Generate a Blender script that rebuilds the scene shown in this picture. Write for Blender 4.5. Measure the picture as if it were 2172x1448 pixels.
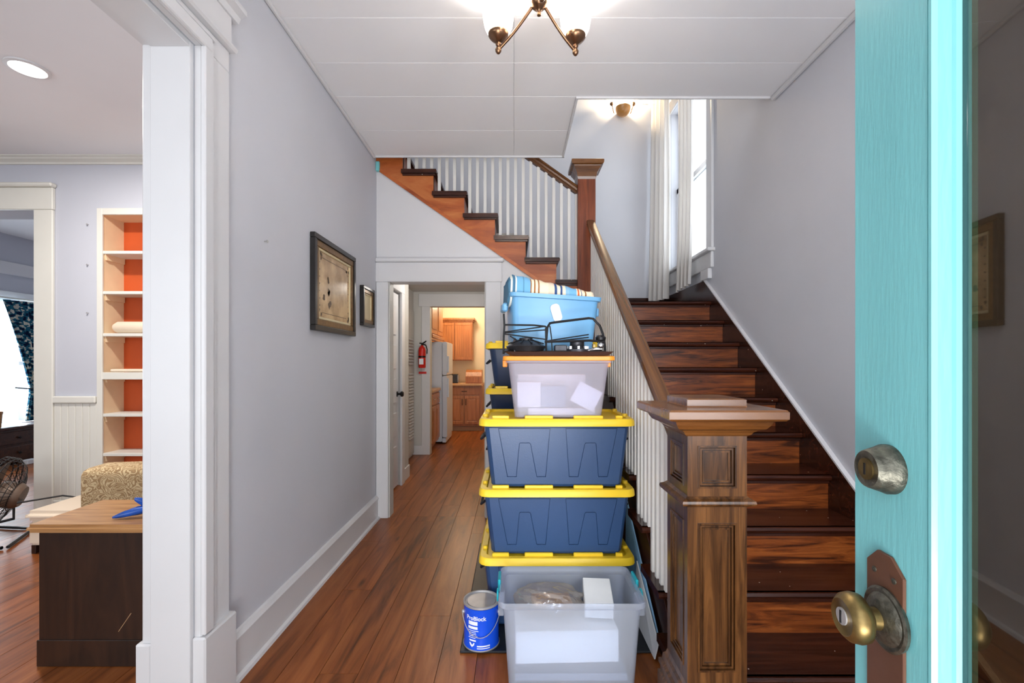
import bpy, bmesh, math, random
from mathutils import Vector, Matrix
random.seed(7)
for _o in list(bpy.data.objects): bpy.data.objects.remove(_o, do_unlink=True)
SC = bpy.context.scene
COL = SC.collection
# ---------------------------------------------------------------- camera
CAMZ = 1.32
_cd = bpy.data.cameras.new('camera'); CAM = bpy.data.objects.new('camera', _cd); COL.objects.link(CAM)
CAM.location = (0, 0, CAMZ); CAM.rotation_euler = (math.pi/2, 0, 0)
_cd.sensor_width = 36.0; _cd.lens = 16.0; _cd.shift_x = -4/2172; _cd.shift_y = 44/2172; _cd.clip_start = 0.02
SC.camera = CAM
# ---------------------------------------------------------------- world, exposure
W = bpy.data.worlds.new('daylight'); SC.world = W; W.use_nodes = True
_bg = W.node_tree.nodes['Background']; _bg.inputs[0].default_value = (0.86, 0.93, 1.0, 1); _bg.inputs[1].default_value = 1.3
VS = SC.view_settings; VS.view_transform = 'Standard'; VS.look = 'None'; VS.gamma = 1.0; VS.use_curve_mapping = False
VS.exposure = 1.06
def area(name, loc, rot, sx, sy, power, col=(1, 1, 1)):
    l = bpy.data.lights.new(name, 'AREA'); l.shape = 'RECTANGLE'; l.size = sx; l.size_y = sy; l.energy = power; l.color = col
    o = bpy.data.objects.new(name, l); COL.objects.link(o); o.location = loc; o.rotation_euler = rot
    return o
def point(name, loc, power, col=(1, .82, .6), r=0.03):
    l = bpy.data.lights.new(name, 'POINT'); l.energy = power; l.color = col; l.shadow_soft_size = r
    o = bpy.data.objects.new(name, l); COL.objects.link(o); o.location = loc
    return o
H = math.pi/2
# daylight entering by the open front door, then an added fill at an unseen window
area('daylight_front_door', (-0.05, -0.40, 1.25), (H, 0, 0), 0.9, 2.2, 6, (0.95, 0.97, 1))
area('hall_side_fill', (1.15, -0.40, 1.6), (H, 0, 0), 0.9, 1.5, 17, (0.95, 0.97, 1))
# added fill outside the open door, aimed up to brighten the hall ceiling
area('ceiling_fill', (-0.05, -1.1, 0.05), (math.radians(140), 0, 0), 0.95, 1.2, 52, (1, 0.99, 0.97))
# stair window on the right wall
area('daylight_stair_window', (1.95, 4.4, 3.1), (0, H, 0), 1.6, 1.0, 3.5, (0.92, 0.97, 1))
# living room front windows, next room window, then an added, unseen fill upstairs
area('daylight_living_window', (-3.4, -1.3, 1.7), (H, 0, 0), 2.6, 1.8, 15, (0.95, 0.98, 1))
area('daylight_next_room', (-6.95, 5.9, 1.3), (0, -H, 0), 1.6, 1.3, 36, (0.92, 0.97, 1))
area('upstairs_fill', (0.2, 2.25, 4.6), (H, 0, 0), 1.5, 1.3, 3, (0.95, 0.97, 1))
# ---------------------------------------------------------------- helpers: colour and materials
def lin(c):
    return tuple(((v/255)/12.92 if v/255 <= .04045 else ((v/255+.055)/1.055)**2.4) for v in c)
MATS = {}
def mat(name, rgb, rough=.5, metal=0., spec=.5, vary=0., vscale=6., bump=0., bscale=60., stretch=(1, 1, 1), emit=None, estr=0., coat=0., rnd=0.):
    m = bpy.data.materials.new(name); m.use_nodes = True; MATS[name] = m
    nt = m.node_tree; N = nt.nodes; L = nt.links; b = N['Principled BSDF']
    c = lin(rgb) + (1,)
    b.inputs['Base Color'].default_value = c; b.inputs['Roughness'].default_value = rough
    b.inputs['Metallic'].default_value = metal; b.inputs['Specular IOR Level'].default_value = spec
    b.inputs['Coat Weight'].default_value = coat; b.inputs['Coat Roughness'].default_value = .15
    if emit:
        b.inputs['Emission Color'].default_value = lin(emit) + (1,); b.inputs['Emission Strength'].default_value = estr
    if vary or bump:
        tc = N.new('ShaderNodeTexCoord'); mp = N.new('ShaderNodeMapping'); mp.inputs['Scale'].default_value = stretch
        L.new(tc.outputs['Object'], mp.inputs['Vector'])
    if vary:
        nz = N.new('ShaderNodeTexNoise'); nz.inputs['Scale'].default_value = vscale; nz.inputs['Detail'].default_value = 5
        L.new(mp.outputs[0], nz.inputs['Vector'])
        mr = N.new('ShaderNodeMapRange'); mr.inputs[1].default_value = .3; mr.inputs[2].default_value = .7
        mr.inputs[3].default_value = 1-vary; mr.inputs[4].default_value = 1+vary
        L.new(nz.outputs['Fac'], mr.inputs[0])
        mx = N.new('ShaderNodeMix'); mx.data_type = 'RGBA'; mx.blend_type = 'MULTIPLY'; mx.inputs[0].default_value = 1
        mx.inputs[6].default_value = c; L.new(mr.outputs[0], mx.inputs[7]); L.new(mx.outputs[2], b.inputs['Base Color'])
    if bump:
        n2 = N.new('ShaderNodeTexNoise'); n2.inputs['Scale'].default_value = bscale; n2.inputs['Detail'].default_value = 4
        L.new(mp.outputs[0], n2.inputs['Vector'])
        bp = N.new('ShaderNodeBump'); bp.inputs['Strength'].default_value = bump; bp.inputs['Distance'].default_value = .01
        L.new(n2.outputs['Fac'], bp.inputs['Height']); L.new(bp.outputs[0], b.inputs['Normal'])
    return m
def wood(name, dark, mid, light, axis='Y', rough=.3, fine=14., along=.9, rnd=.25, coat=.0, spec=.5, bump=.06, knots=False, flecks=False, lo=.3, hi=.72):
    m = bpy.data.materials.new(name); m.use_nodes = True; MATS[name] = m
    nt = m.node_tree; N = nt.nodes; L = nt.links; b = N['Principled BSDF']
    b.inputs['Roughness'].default_value = rough; b.inputs['Coat Weight'].default_value = coat; b.inputs['Coat Roughness'].default_value = .12
    b.inputs['Specular IOR Level'].default_value = spec
    tc = N.new('ShaderNodeTexCoord'); oi = N.new('ShaderNodeObjectInfo')
    ad = N.new('ShaderNodeVectorMath'); ad.operation = 'MULTIPLY_ADD'
    ad.inputs[1].default_value = (37, 53, 71); 
    L.new(oi.outputs['Random'], ad.inputs[0]); L.new(tc.outputs['Object'], ad.inputs[2])
    mp = N.new('ShaderNodeMapping')
    sc = {'X': (along, fine, fine), 'Y': (fine, along, fine), 'Z': (fine, fine, along), 'RY': (fine, along, along), 'RX': (along, fine, along)}[axis]
    mp.inputs['Scale'].default_value = sc; L.new(ad.outputs[0], mp.inputs['Vector'])
    nz = N.new('ShaderNodeTexNoise'); nz.inputs['Scale'].default_value = 1.; nz.inputs['Detail'].default_value = 7
    nz.inputs['Roughness'].default_value = .62; nz.inputs['Distortion'].default_value = 1.6; L.new(mp.outputs[0], nz.inputs['Vector'])
    cr = N.new('ShaderNodeValToRGB'); e = cr.color_ramp.elements
    e[0].position = lo; e[0].color = lin(dark)+(1,); e[1].position = hi; e[1].color = lin(light)+(1,)
    q = cr.color_ramp.elements.new(.5); q.color = lin(mid)+(1,)
    L.new(nz.outputs['Fac'], cr.inputs[0])
    mr = N.new('ShaderNodeMapRange'); mr.inputs[3].default_value = 1-rnd; mr.inputs[4].default_value = 1+rnd
    L.new(oi.outputs['Random'], mr.inputs[0])
    mx = N.new('ShaderNodeMix'); mx.data_type = 'RGBA'; mx.blend_type = 'MULTIPLY'; mx.inputs[0].default_value = 1
    L.new(cr.outputs[0], mx.inputs[6]); L.new(mr.outputs[0], mx.inputs[7])
    out = mx.outputs[2]
    if knots:
        vo = N.new('ShaderNodeTexVoronoi'); vo.inputs['Scale'].default_value = 1.0
        m2 = N.new('ShaderNodeMapping'); m2.inputs['Scale'].default_value = (6, 1.7, 6); L.new(ad.outputs[0], m2.inputs['Vector'])
        L.new(m2.outputs[0], vo.inputs['Vector'])
        k = N.new('ShaderNodeMapRange'); k.inputs[1].default_value = .03; k.inputs[2].default_value = .13; k.inputs[3].default_value = .35; k.inputs[4].default_value = 1
        L.new(vo.outputs['Distance'], k.inputs[0])
        m3 = N.new('ShaderNodeMix'); m3.data_type = 'RGBA'; m3.blend_type = 'MULTIPLY'; m3.inputs[0].default_value = 1
        L.new(out, m3.inputs[6]); L.new(k.outputs[0], m3.inputs[7]); out = m3.outputs[2]
    if flecks:
        v2 = N.new('ShaderNodeTexVoronoi'); v2.inputs['Scale'].default_value = 16; L.new(ad.outputs[0], v2.inputs['Vector'])
        k2 = N.new('ShaderNodeMath'); k2.operation = 'LESS_THAN'; k2.inputs[1].default_value = .045; L.new(v2.outputs['Distance'], k2.inputs[0])
        m4 = N.new('ShaderNodeMix'); m4.data_type = 'RGBA'; L.new(k2.outputs[0], m4.inputs[0]); L.new(out, m4.inputs[6]); m4.inputs[7].default_value = lin((190, 180, 165))+(1,); out = m4.outputs[2]
    L.new(out, b.inputs['Base Color'])
    if bump:
        bp = N.new('ShaderNodeBump'); bp.inputs['Strength'].default_value = bump; bp.inputs['Distance'].default_value = .01
        L.new(nz.outputs['Fac'], bp.inputs['Height']); L.new(bp.outputs[0], b.inputs['Normal'])
    return m
def clear_plastic(name, rgb, clear=.5, rough=.25, glossy=.06):
    """cloudy see-through plastic: part straight through, part scattered, a little gloss"""
    m = bpy.data.materials.new(name); m.use_nodes = True; MATS[name] = m
    nt = m.node_tree; N = nt.nodes; L = nt.links; N.remove(N['Principled BSDF'])
    c = lin(rgb) + (1,)
    tr = N.new('ShaderNodeBsdfTransparent'); tr.inputs[0].default_value = c
    df = N.new('ShaderNodeBsdfDiffuse'); df.inputs[0].default_value = c
    tl = N.new('ShaderNodeBsdfTranslucent'); tl.inputs[0].default_value = c
    gl = N.new('ShaderNodeBsdfGlossy'); gl.inputs['Roughness'].default_value = rough
    a = N.new('ShaderNodeMixShader'); a.inputs[0].default_value = .45; L.new(df.outputs[0], a.inputs[1]); L.new(tl.outputs[0], a.inputs[2])
    b = N.new('ShaderNodeMixShader'); b.inputs[0].default_value = clear; L.new(a.outputs[0], b.inputs[1]); L.new(tr.outputs[0], b.inputs[2])
    d = N.new('ShaderNodeMixShader'); d.inputs[0].default_value = glossy; L.new(b.outputs[0], d.inputs[1]); L.new(gl.outputs[0], d.inputs[2])
    L.new(d.outputs[0], N['Material Output'].inputs[0])
    return m
def pane_glass(name, tint, ior=1.5, rough=0.01):
    m = bpy.data.materials.new(name); m.use_nodes = True; MATS[name] = m
    nt = m.node_tree; N = nt.nodes; L = nt.links; N.remove(N['Principled BSDF'])
    tr = N.new('ShaderNodeBsdfTransparent'); tr.inputs[0].default_value = tint + (1,)
    gl = N.new('ShaderNodeBsdfGlossy'); gl.inputs['Roughness'].default_value = rough
    fr = N.new('ShaderNodeFresnel'); fr.inputs[0].default_value = ior
    ge = N.new('ShaderNodeNewGeometry'); iv = N.new('ShaderNodeMath'); iv.operation = 'SUBTRACT'; iv.inputs[0].default_value = 1.; L.new(ge.outputs['Backfacing'], iv.inputs[1])
    mu = N.new('ShaderNodeMath'); mu.operation = 'MULTIPLY'; L.new(fr.outputs[0], mu.inputs[0]); L.new(iv.outputs[0], mu.inputs[1])
    d = N.new('ShaderNodeMixShader'); L.new(mu.outputs[0], d.inputs[0]); L.new(tr.outputs[0], d.inputs[1]); L.new(gl.outputs[0], d.inputs[2])
    L.new(d.outputs[0], N['Material Output'].inputs[0])
    return m
def cloth(name, rgb, transl=.35, pattern=None):
    m = bpy.data.materials.new(name); m.use_nodes = True; MATS[name] = m
    nt = m.node_tree; N = nt.nodes; L = nt.links; N.remove(N['Principled BSDF'])
    df = N.new('ShaderNodeBsdfDiffuse'); df.inputs[0].default_value = lin(rgb)+(1,)
    tl = N.new('ShaderNodeBsdfTranslucent'); tl.inputs[0].default_value = lin(rgb)+(1,)
    a = N.new('ShaderNodeMixShader'); a.inputs[0].default_value = transl; L.new(df.outputs[0], a.inputs[1]); L.new(tl.outputs[0], a.inputs[2])
    if pattern:
        tc = N.new('ShaderNodeTexCoord'); mp = N.new('ShaderNodeMapping'); mp.inputs['Scale'].default_value = (1, 1, 1.6)
        L.new(tc.outputs['Object'], mp.inputs[0])
        nz = N.new('ShaderNodeTexNoise'); nz.inputs['Scale'].default_value = 16; nz.inputs['Detail'].default_value = 2; L.new(mp.outputs[0], nz.inputs['Vector'])
        cr = N.new('ShaderNodeValToRGB'); cr.color_ramp.interpolation = 'CONSTANT'
        el = cr.color_ramp.elements; el[0].position = 0; el[0].color = lin(pattern[0])+(1,)
        el[1].position = .44; el[1].color = lin(pattern[1])+(1,)
        z = el.new(.56); z.color = lin(pattern[2])+(1,)
        L.new(nz.outputs['Fac'], cr.inputs[0]); L.new(cr.outputs[0], df.inputs[0]); L.new(cr.outputs[0], tl.inputs[0])
    L.new(a.outputs[0], N['Material Output'].inputs[0])
    return m
# ---------------------------------------------------------------- helpers: geometry in a bmesh
def quadbox(bm, x0, x1, y0, y1, z0, z1):
    v = [bm.verts.new(p) for p in ((x0,y0,z0),(x1,y0,z0),(x1,y1,z0),(x0,y1,z0),(x0,y0,z1),(x1,y0,z1),(x1,y1,z1),(x0,y1,z1))]
    for f in ((3,2,1,0),(4,5,6,7),(0,1,5,4),(1,2,6,5),(2,3,7,6),(3,0,4,7)): bm.faces.new([v[i] for i in f])
    return v
def loft(bm, rings, cap0=True, cap1=True, closed=False):
    R = [[bm.verts.new(p) for p in r] for r in rings]
    n = len(R[0]); pairs = list(zip(R, R[1:])) + ([(R[-1], R[0])] if closed else [])
    for a, b in pairs:
        for i in range(n):
            j = (i+1) % n
            bm.faces.new((a[i], a[j], b[j], b[i]))
    if not closed:
        if cap0: bm.faces.new(list(reversed(R[0])))
        if cap1: bm.faces.new(R[-1])
    return R
def frame_axes(d):
    d = Vector(d).normalized(); u = Vector((0, 0, 1)) if abs(d.z) < .9 else Vector((1, 0, 0))
    a = d.cross(u).normalized(); return a, a.cross(d).normalized()
def tube(bm, pts, r, n=8, closed=False, rad=None):
    pts = [Vector(p) for p in pts]; rings = []; m = len(pts); pa = None
    for i, p in enumerate(pts):
        if closed: d = pts[(i+1) % m] - pts[i-1]
        else: d = pts[min(i+1, m-1)] - pts[max(i-1, 0)]
        a, b = frame_axes(d)
        if pa is not None:
            dn = d.normalized(); a = (pa - dn*pa.dot(dn)).normalized(); b = a.cross(dn)
        pa = a; rr = rad[i] if rad else r
        rings.append([p + a*rr*math.cos(t*2*math.pi/n) + b*rr*math.sin(t*2*math.pi/n) for t in range(n)])
    loft(bm, rings, closed=closed)
def lathe(bm, prof, c=(0, 0, 0), axis=(0, 0, 1), n=24):
    """prof: (radius, height along axis)"""
    ax = Vector(axis).normalized(); a, b = frame_axes(ax); c = Vector(c)
    rings = [[c + ax*h + (a*math.cos(t*2*math.pi/n) + b*math.sin(t*2*math.pi/n))*max(r, 1e-4) for t in range(n)] for r, h in prof]
    loft(bm, rings)
def prism(bm, poly, axis, a0, a1):
    """poly in the two other axes (X:(y,z) Y:(x,z) Z:(x,y))"""
    def P(p, a): return {'X': (a, p[0], p[1]), 'Y': (p[0], a, p[1]), 'Z': (p[0], p[1], a)}[axis]
    loft(bm, [[P(p, a0) for p in poly], [P(p, a1) for p in poly]])
def sphere(bm, c, r, n=12, sc=(1, 1, 1)):
    M = Matrix.Translation(c) @ Matrix.Diagonal((r*sc[0], r*sc[1], r*sc[2], 1))
    bmesh.ops.create_uvsphere(bm, u_segments=n, v_segments=max(6, n*2//3), radius=1, matrix=M)
def rrect(cx, cy, w, d, r, z, n=4):
    out = []
    for sx, sy, a0 in ((1, 1, 0), (-1, 1, 90), (-1, -1, 180), (1, -1, 270)):
        for k in range(n+1):
            a = math.radians(a0 + 90*k/n)
            out.append((cx + sx*(w/2-r) + r*math.cos(a), cy + sy*(d/2-r) + r*math.sin(a), z))
    return out
# ---------------------------------------------------------------- helpers: objects
WL = {}          # object -> its origin in the frame of its root
def base_of(o): return WL.get(o, Vector((0, 0, 0)))
def finish(name, bm, m, parent=None, bevel=0., smooth=False, seg=1, origin=None, ang=38):
    if bevel: bmesh.ops.bevel(bm, geom=bm.edges[:], offset=bevel, segments=seg, affect='EDGES', clamp_overlap=True)
    bmesh.ops.recalc_face_normals(bm, faces=bm.faces)
    if origin is None:
        xs = [v.co.x for v in bm.verts]; ys = [v.co.y for v in bm.verts]; zs = [v.co.z for v in bm.verts]
        origin = Vector(((min(xs)+max(xs))/2, (min(ys)+max(ys))/2, min(zs)))
    else: origin = Vector(origin)
    bmesh.ops.translate(bm, verts=bm.verts, vec=-origin)
    if smooth:
        for f in bm.faces: f.smooth = True
        for e in bm.edges:
            if len(e.link_faces) == 2 and e.calc_face_angle(0) > math.radians(ang): e.smooth = False
    me = bpy.data.meshes.new(name); bm.to_mesh(me); bm.free()
    me.materials.append(MATS[m] if isinstance(m, str) else m)
    o = bpy.data.objects.new(name, me); COL.objects.link(o)
    o.parent = parent; o.location = origin - base_of(parent) if parent else origin
    WL[o] = origin
    return o
def tag(o, label, cat=None, group=None, kind=None):
    o['label'] = label
    if cat: o['category'] = cat
    if group: o['group'] = group
    if kind: o['kind'] = kind
    return o
def thing(name, label, cat, loc=(0, 0, 0), rz=0., group=None, kind=None, local=False):
    """Empty at a thing's base; parts are given in world coordinates unless local"""
    e = bpy.data.objects.new(name, None); COL.objects.link(e); e.location = loc; e.rotation_euler = (0, 0, rz)
    e.empty_display_size = .05
    WL[e] = Vector((0, 0, 0)) if (rz or local) else Vector(loc)
    return tag(e, label, cat, group, kind)
def box(name, x0, x1, y0, y1, z0, z1, m, parent=None, bevel=.002, seg=1):
    bm = bmesh.new(); quadbox(bm, min(x0, x1), max(x0, x1), min(y0, y1), max(y0, y1), min(z0, z1), max(z0, z1))
    return finish(name, bm, m, parent, bevel, seg=seg)
def boxes(name, lst, m, parent=None, bevel=0.):
    bm = bmesh.new()
    for b in lst: quadbox(bm, *b)
    return finish(name, bm, m, parent, bevel)
def copy_part(o, parent, loc, scale=None):
    c = o.copy(); COL.objects.link(c); c.parent = parent; c.location = Vector(loc) - base_of(parent) if parent else Vector(loc)
    WL[c] = Vector(loc)
    if scale: c.scale = scale
    return c
def copy_tree(root, loc):
    r = root.copy(); COL.objects.link(r); r.location = loc; WL[r] = Vector(loc)
    for ch in root.children:
        c = ch.copy(); COL.objects.link(c); c.parent = r
        for g in ch.children:
            d = g.copy(); COL.objects.link(d); d.parent = c
    return r
def struct(o, label, cat): return tag(o, label, cat, kind='structure')
# ---------------------------------------------------------------- materials
mat('wall_paint', (204, 205, 212), .75, vary=.03, vscale=1.5, bump=.03, bscale=120)
mat('living_paint', (194, 195, 204), .75, vary=.02, vscale=1.5)
mat('ceiling_paint', (238, 237, 239), .7, vary=.015, vscale=2)
mat('baluster_paint', (222, 219, 214), .45)
mat('white_trim', (216, 215, 217), .4, vary=.02, vscale=3, bump=.03, bscale=25)
mat('cream_trim', (222, 219, 210), .45, vary=.02, vscale=4)
mat('passage_paint', (200, 197, 192), .6, vary=.03, vscale=3)
mat('kitchen_paint', (236, 220, 190), .6)
mat('orange_paint', (190, 78, 26), .55, vary=.12, vscale=3)
mat('shelf_paint', (232, 205, 168), .5, vary=.05)
wood('floor_wood', (84, 42, 17), (138, 76, 34), (166, 99, 51), 'Y', rough=.34, fine=9, along=.8, rnd=.14, spec=.28, knots=True, bump=.03)
wood('stair_wood', (54, 22, 7), (116, 56, 20), (152, 82, 34), 'X', rough=.3, fine=24, along=2.2, rnd=.12, spec=.45, lo=.35, hi=.66)
wood('tread_wood', (30, 12, 7), (56, 25, 14), (80, 38, 22), 'X', rough=.22, fine=20, along=1.2, rnd=.12, spec=.42, flecks=True)
wood('stringer_wood', (140, 64, 24), (180, 94, 42), (204, 126, 68), 'X', rough=.35, fine=5, along=1.2, rnd=.08)
wood('dark_stringer', (34, 16, 9), (54, 26, 14), (74, 38, 22), 'Y', rough=.3, fine=14, along=1.1, rnd=.08)
wood('newel_wood', (44, 25, 11), (78, 48, 23), (108, 70, 36), 'Z', rough=.28, fine=26, along=1.6, rnd=.08, spec=.42, lo=.34, hi=.66)
wood('red_newel_wood', (84, 36, 18), (118, 56, 28), (142, 74, 38), 'Z', rough=.35, fine=22, along=1.2, rnd=.05)
wood('rail_wood', (62, 34, 14), (96, 58, 26), (126, 82, 40), 'RY', rough=.25, fine=26, along=.4, rnd=.05, spec=.7)
wood('rail_wood_x', (72, 40, 16), (108, 66, 30), (134, 88, 44), 'RX', rough=.25, fine=26, along=1.0, rnd=.05, spec=.7)
wood('cabinet_wood', (140, 82, 42), (172, 108, 62), (190, 126, 78), 'Z', rough=.35, fine=22, along=1.2, rnd=.08)
wood('chest_wood', (30, 16, 9), (44, 25, 14), (58, 34, 20), 'Z', rough=.35, fine=10, along=1.2, rnd=.05)
wood('chest_top_wood', (132, 88, 46), (172, 124, 76), (196, 150, 98), 'X', rough=.35, fine=26, along=1.4, rnd=.03)
wood('dresser_wood', (38, 20, 12), (58, 32, 20), (78, 46, 28), 'X', rough=.3, fine=16, along=1.2, rnd=.05)
mat('teal_paint', (124, 198, 202), .28, vary=.05, vscale=2, stretch=(6, 6, .8), bump=.06, bscale=30)
mat('old_brass', (126, 106, 66), .38, metal=.9, vary=.35, vscale=60)
mat('worn_brass', (98, 96, 86), .45, metal=.8, vary=.5, vscale=90, bump=.2, bscale=150)
mat('brown_plate', (92, 58, 40), .45, vary=.15, vscale=14, bump=.05, bscale=40)
mat('bronze', (128, 96, 72), .28, metal=.95, vary=.15, vscale=30)
mat('chrome', (205, 205, 205), .18, metal=1.)
mat('black_metal', (24, 23, 25), .38, metal=.4)
mat('dark_metal', (62, 62, 66), .4, metal=.7, vary=.2, vscale=40)
mat('dark_navy_plastic', (28, 46, 76), .36)
mat('navy_plastic', (42, 72, 114), .36, vary=.05, vscale=4, bump=.04, bscale=160)
mat('black_plastic', (22, 26, 34), .38, bump=.03, bscale=120)
mat('yellow_plastic', (246, 206, 44), .35, vary=.03)
mat('orange_plastic', (255, 158, 48), .35)
mat('blue_plastic', (108, 166, 208), .32, vary=.03)
mat('teal_plastic', (30, 168, 182), .35)
mat('black_rubber', (16, 20, 26), .45, bump=.05, bscale=80)
mat('white_card', (232, 234, 236), .6)
mat('grey_card', (150, 160, 176), .6)
mat('blue_board', (150, 196, 230), .5, vary=.05)
mat('white_board', (226, 228, 228), .55, vary=.05)
mat('can_blue', (22, 84, 226), .25)
mat('print_white', (236, 240, 246), .4)
mat('print_green', (176, 214, 70), .4)
mat('steel', (186, 184, 184), .45, metal=.55, vary=.1, vscale=20)
mat('frame_black', (34, 30, 28), .35, vary=.2, vscale=30)
mat('frame_gold', (124, 92, 52), .4, metal=.5, vary=.25, vscale=40)
mat('frame_light', (214, 196, 156), .5)
mat('red_enamel', (206, 34, 26), .3)
mat('fridge_white', (206, 214, 226), .3)
mat('counter', (196, 150, 104), .35, vary=.1, vscale=20)
mat('toekick', (168, 128, 96), .5)
mat('fabric_cream', (226, 208, 186), .9, bump=.1, bscale=200)
mat('bag_blue', (22, 78, 170), .3, vary=.35, vscale=14)
mat('bag_grey', (74, 84, 104), .35, vary=.3, vscale=20)
mat('fan_brown', (112, 92, 78), .45, metal=.3, vary=.12, vscale=8)
mat('wire_rubber', (26, 24, 24), .5)
mat('brown_tray', (64, 38, 30), .45)
mat('amber_glass', (140, 98, 54), .3, emit=(255, 180, 96), estr=.06)
mat('lamp_glow', (255, 240, 214), .4, emit=(255, 226, 178), estr=9.)
def opal():
    m = bpy.data.materials.new('opal_glass'); m.use_nodes = True; MATS['opal_glass'] = m
    nt = m.node_tree; N = nt.nodes; L = nt.links; N.remove(N['Principled BSDF'])
    tl = N.new('ShaderNodeBsdfTranslucent'); tl.inputs[0].default_value = (.95, .92, .86, 1)
    df = N.new('ShaderNodeBsdfDiffuse'); df.inputs[0].default_value = (.9, .88, .84, 1)
    tr = N.new('ShaderNodeBsdfTransparent'); em = N.new('ShaderNodeEmission'); em.inputs[0].default_value = (1, .86, .66, 1); em.inputs[1].default_value = .22
    a = N.new('ShaderNodeMixShader'); a.inputs[0].default_value = .65; L.new(df.outputs[0], a.inputs[1]); L.new(tl.outputs[0], a.inputs[2])
    b = N.new('ShaderNodeMixShader'); b.inputs[0].default_value = .22; L.new(a.outputs[0], b.inputs[1]); L.new(tr.outputs[0], b.inputs[2])
    c = N.new('ShaderNodeAddShader'); L.new(b.outputs[0], c.inputs[0]); L.new(em.outputs[0], c.inputs[1]); L.new(c.outputs[0], N['Material Output'].inputs[0])
opal()
mat('can_light_glow', (255, 250, 240), .4, emit=(255, 246, 232), estr=3.)
mat('outlet_white', (238, 238, 236), .4)
clear_plastic('clear_bin', (242, 246, 253), .72, .4, .025)
clear_plastic('cloudy_bin', (244, 243, 251), .72, .4, .02)
clear_plastic('clear_bag', (232, 226, 220), .74, rough=.08, glossy=.2)
pane_glass('window_glass', (.95, .97, .98))
pane_glass('door_glass', (.27, .215, .15), 2.4, .02)
cloth('white_curtain', (246, 243, 240), .4)
cloth('sheer_curtain', (236, 242, 246), .55)
cloth('floral_curtain', (60, 80, 110), .2, ((30, 44, 70), (44, 104, 128), (202, 200, 190)))
# patterned upholstery: swirling pale lines on tan
def upholstery():
    m = bpy.data.materials.new('upholstery'); m.use_nodes = True; MATS['upholstery'] = m
    nt = m.node_tree; N = nt.nodes; L = nt.links; b = N['Principled BSDF']; b.inputs['Roughness'].default_value = .9
    tc = N.new('ShaderNodeTexCoord'); nz = N.new('ShaderNodeTexNoise'); nz.inputs['Scale'].default_value = 15; nz.inputs['Detail'].default_value = 1.5
    nz.inputs['Distortion'].default_value = 1.2
    L.new(tc.outputs['Object'], nz.inputs['Vector'])
    mu = N.new('ShaderNodeMath'); mu.operation = 'MULTIPLY'; mu.inputs[1].default_value = 9; L.new(nz.outputs['Fac'], mu.inputs[0])
    fr = N.new('ShaderNodeMath'); fr.operation = 'FRACT'; L.new(mu.outputs[0], fr.inputs[0])
    cr = N.new('ShaderNodeValToRGB'); e = cr.color_ramp.elements
    e[0].position = .3; e[0].color = lin((160, 128, 88))+(1,); e[1].position = .42; e[1].color = lin((208, 186, 146))+(1,)
    z = e.new(.75); z.color = lin((198, 172, 130))+(1,); z = e.new(.86); z.color = lin((142, 112, 78))+(1,)
    L.new(fr.outputs[0], cr.inputs[0]); L.new(cr.outputs[0], b.inputs['Base Color'])
upholstery()
# old engraved sheet: tan paper, a darker figure and an ornament border
def old_print():
    m = bpy.data.materials.new('old_print'); m.use_nodes = True; MATS['old_print'] = m
    nt = m.node_tree; N = nt.nodes; L = nt.links; b = N['Principled BSDF']; b.inputs['Roughness'].default_value = .25
    tc = N.new('ShaderNodeTexCoord'); nz = N.new('ShaderNodeTexNoise'); nz.inputs['Scale'].default_value = 7; nz.inputs['Detail'].default_value = 6
    L.new(tc.outputs['Object'], nz.inputs['Vector'])
    cr = N.new('ShaderNodeValToRGB'); e = cr.color_ramp.elements
    e[0].position = .3; e[0].color = lin((150, 116, 76))+(1,); e[1].position = .62; e[1].color = lin((212, 178, 132))+(1,)
    L.new(nz.outputs['Fac'], cr.inputs[0]); L.new(cr.outputs[0], b.inputs['Base Color'])
old_print()
# blanket stripes along X
def stripes():
    m = bpy.data.materials.new('blanket_stripes'); m.use_nodes = True; MATS['blanket_stripes'] = m
    nt = m.node_tree; N = nt.nodes; L = nt.links; b = N['Principled BSDF']; b.inputs['Roughness'].default_value = .9
    tc = N.new('ShaderNodeTexCoord'); sp = N.new('ShaderNodeSeparateXYZ'); L.new(tc.outputs['Object'], sp.inputs[0])
    mr = N.new('ShaderNodeMapRange'); mr.inputs[1].default_value = -.25; mr.inputs[2].default_value = .25; L.new(sp.outputs[0], mr.inputs[0])
    cr = N.new('ShaderNodeValToRGB'); cr.color_ramp.interpolation = 'CONSTANT'
    B, C, T, NV, OR, LB = (112, 170, 208), (240, 222, 192), (150, 96, 48), (40, 72, 122), (206, 104, 60), (132, 176, 206)
    seq = [(0, (74, 122, 150)), (.03, (226, 226, 216)), (.05, (66, 112, 142)), (.075, (214, 220, 216)), (.09, B), (.16, (84, 138, 170)), (.17, B), (.235, T), (.25, C), (.275, T), (.29, C), (.318, T), (.335, C), (.43, (226, 204, 180)), (.50, NV), (.525, C), (.56, NV), (.585, C), (.62, LB),
           (.66, B), (.74, C), (.752, OR), (.77, C), (.79, NV), (.80, C), (.835, T), (.85, C)]
    el = cr.color_ramp.elements
    el[0].position = 0; el[0].color = lin(seq[0][1])+(1,); el[1].position = seq[1][0]; el[1].color = lin(seq[1][1])+(1,)
    for p, c in seq[2:]:
        z = el.new(p); z.color = lin(c)+(1,)
    L.new(mr.outputs[0], cr.inputs[0]); L.new(cr.outputs[0], b.inputs['Base Color'])
stripes()
# ================================================================= SETTING
XL, XR = -1.168, 1.68          # hall walls
XLO = -1.311                   # living room face of the left wall
YD = 3.87                      # wall with the passage doorway
YB = 5.05                      # back wall of the stair landing
ZC = 3.03
YF = -.35                      # front wall
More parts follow.
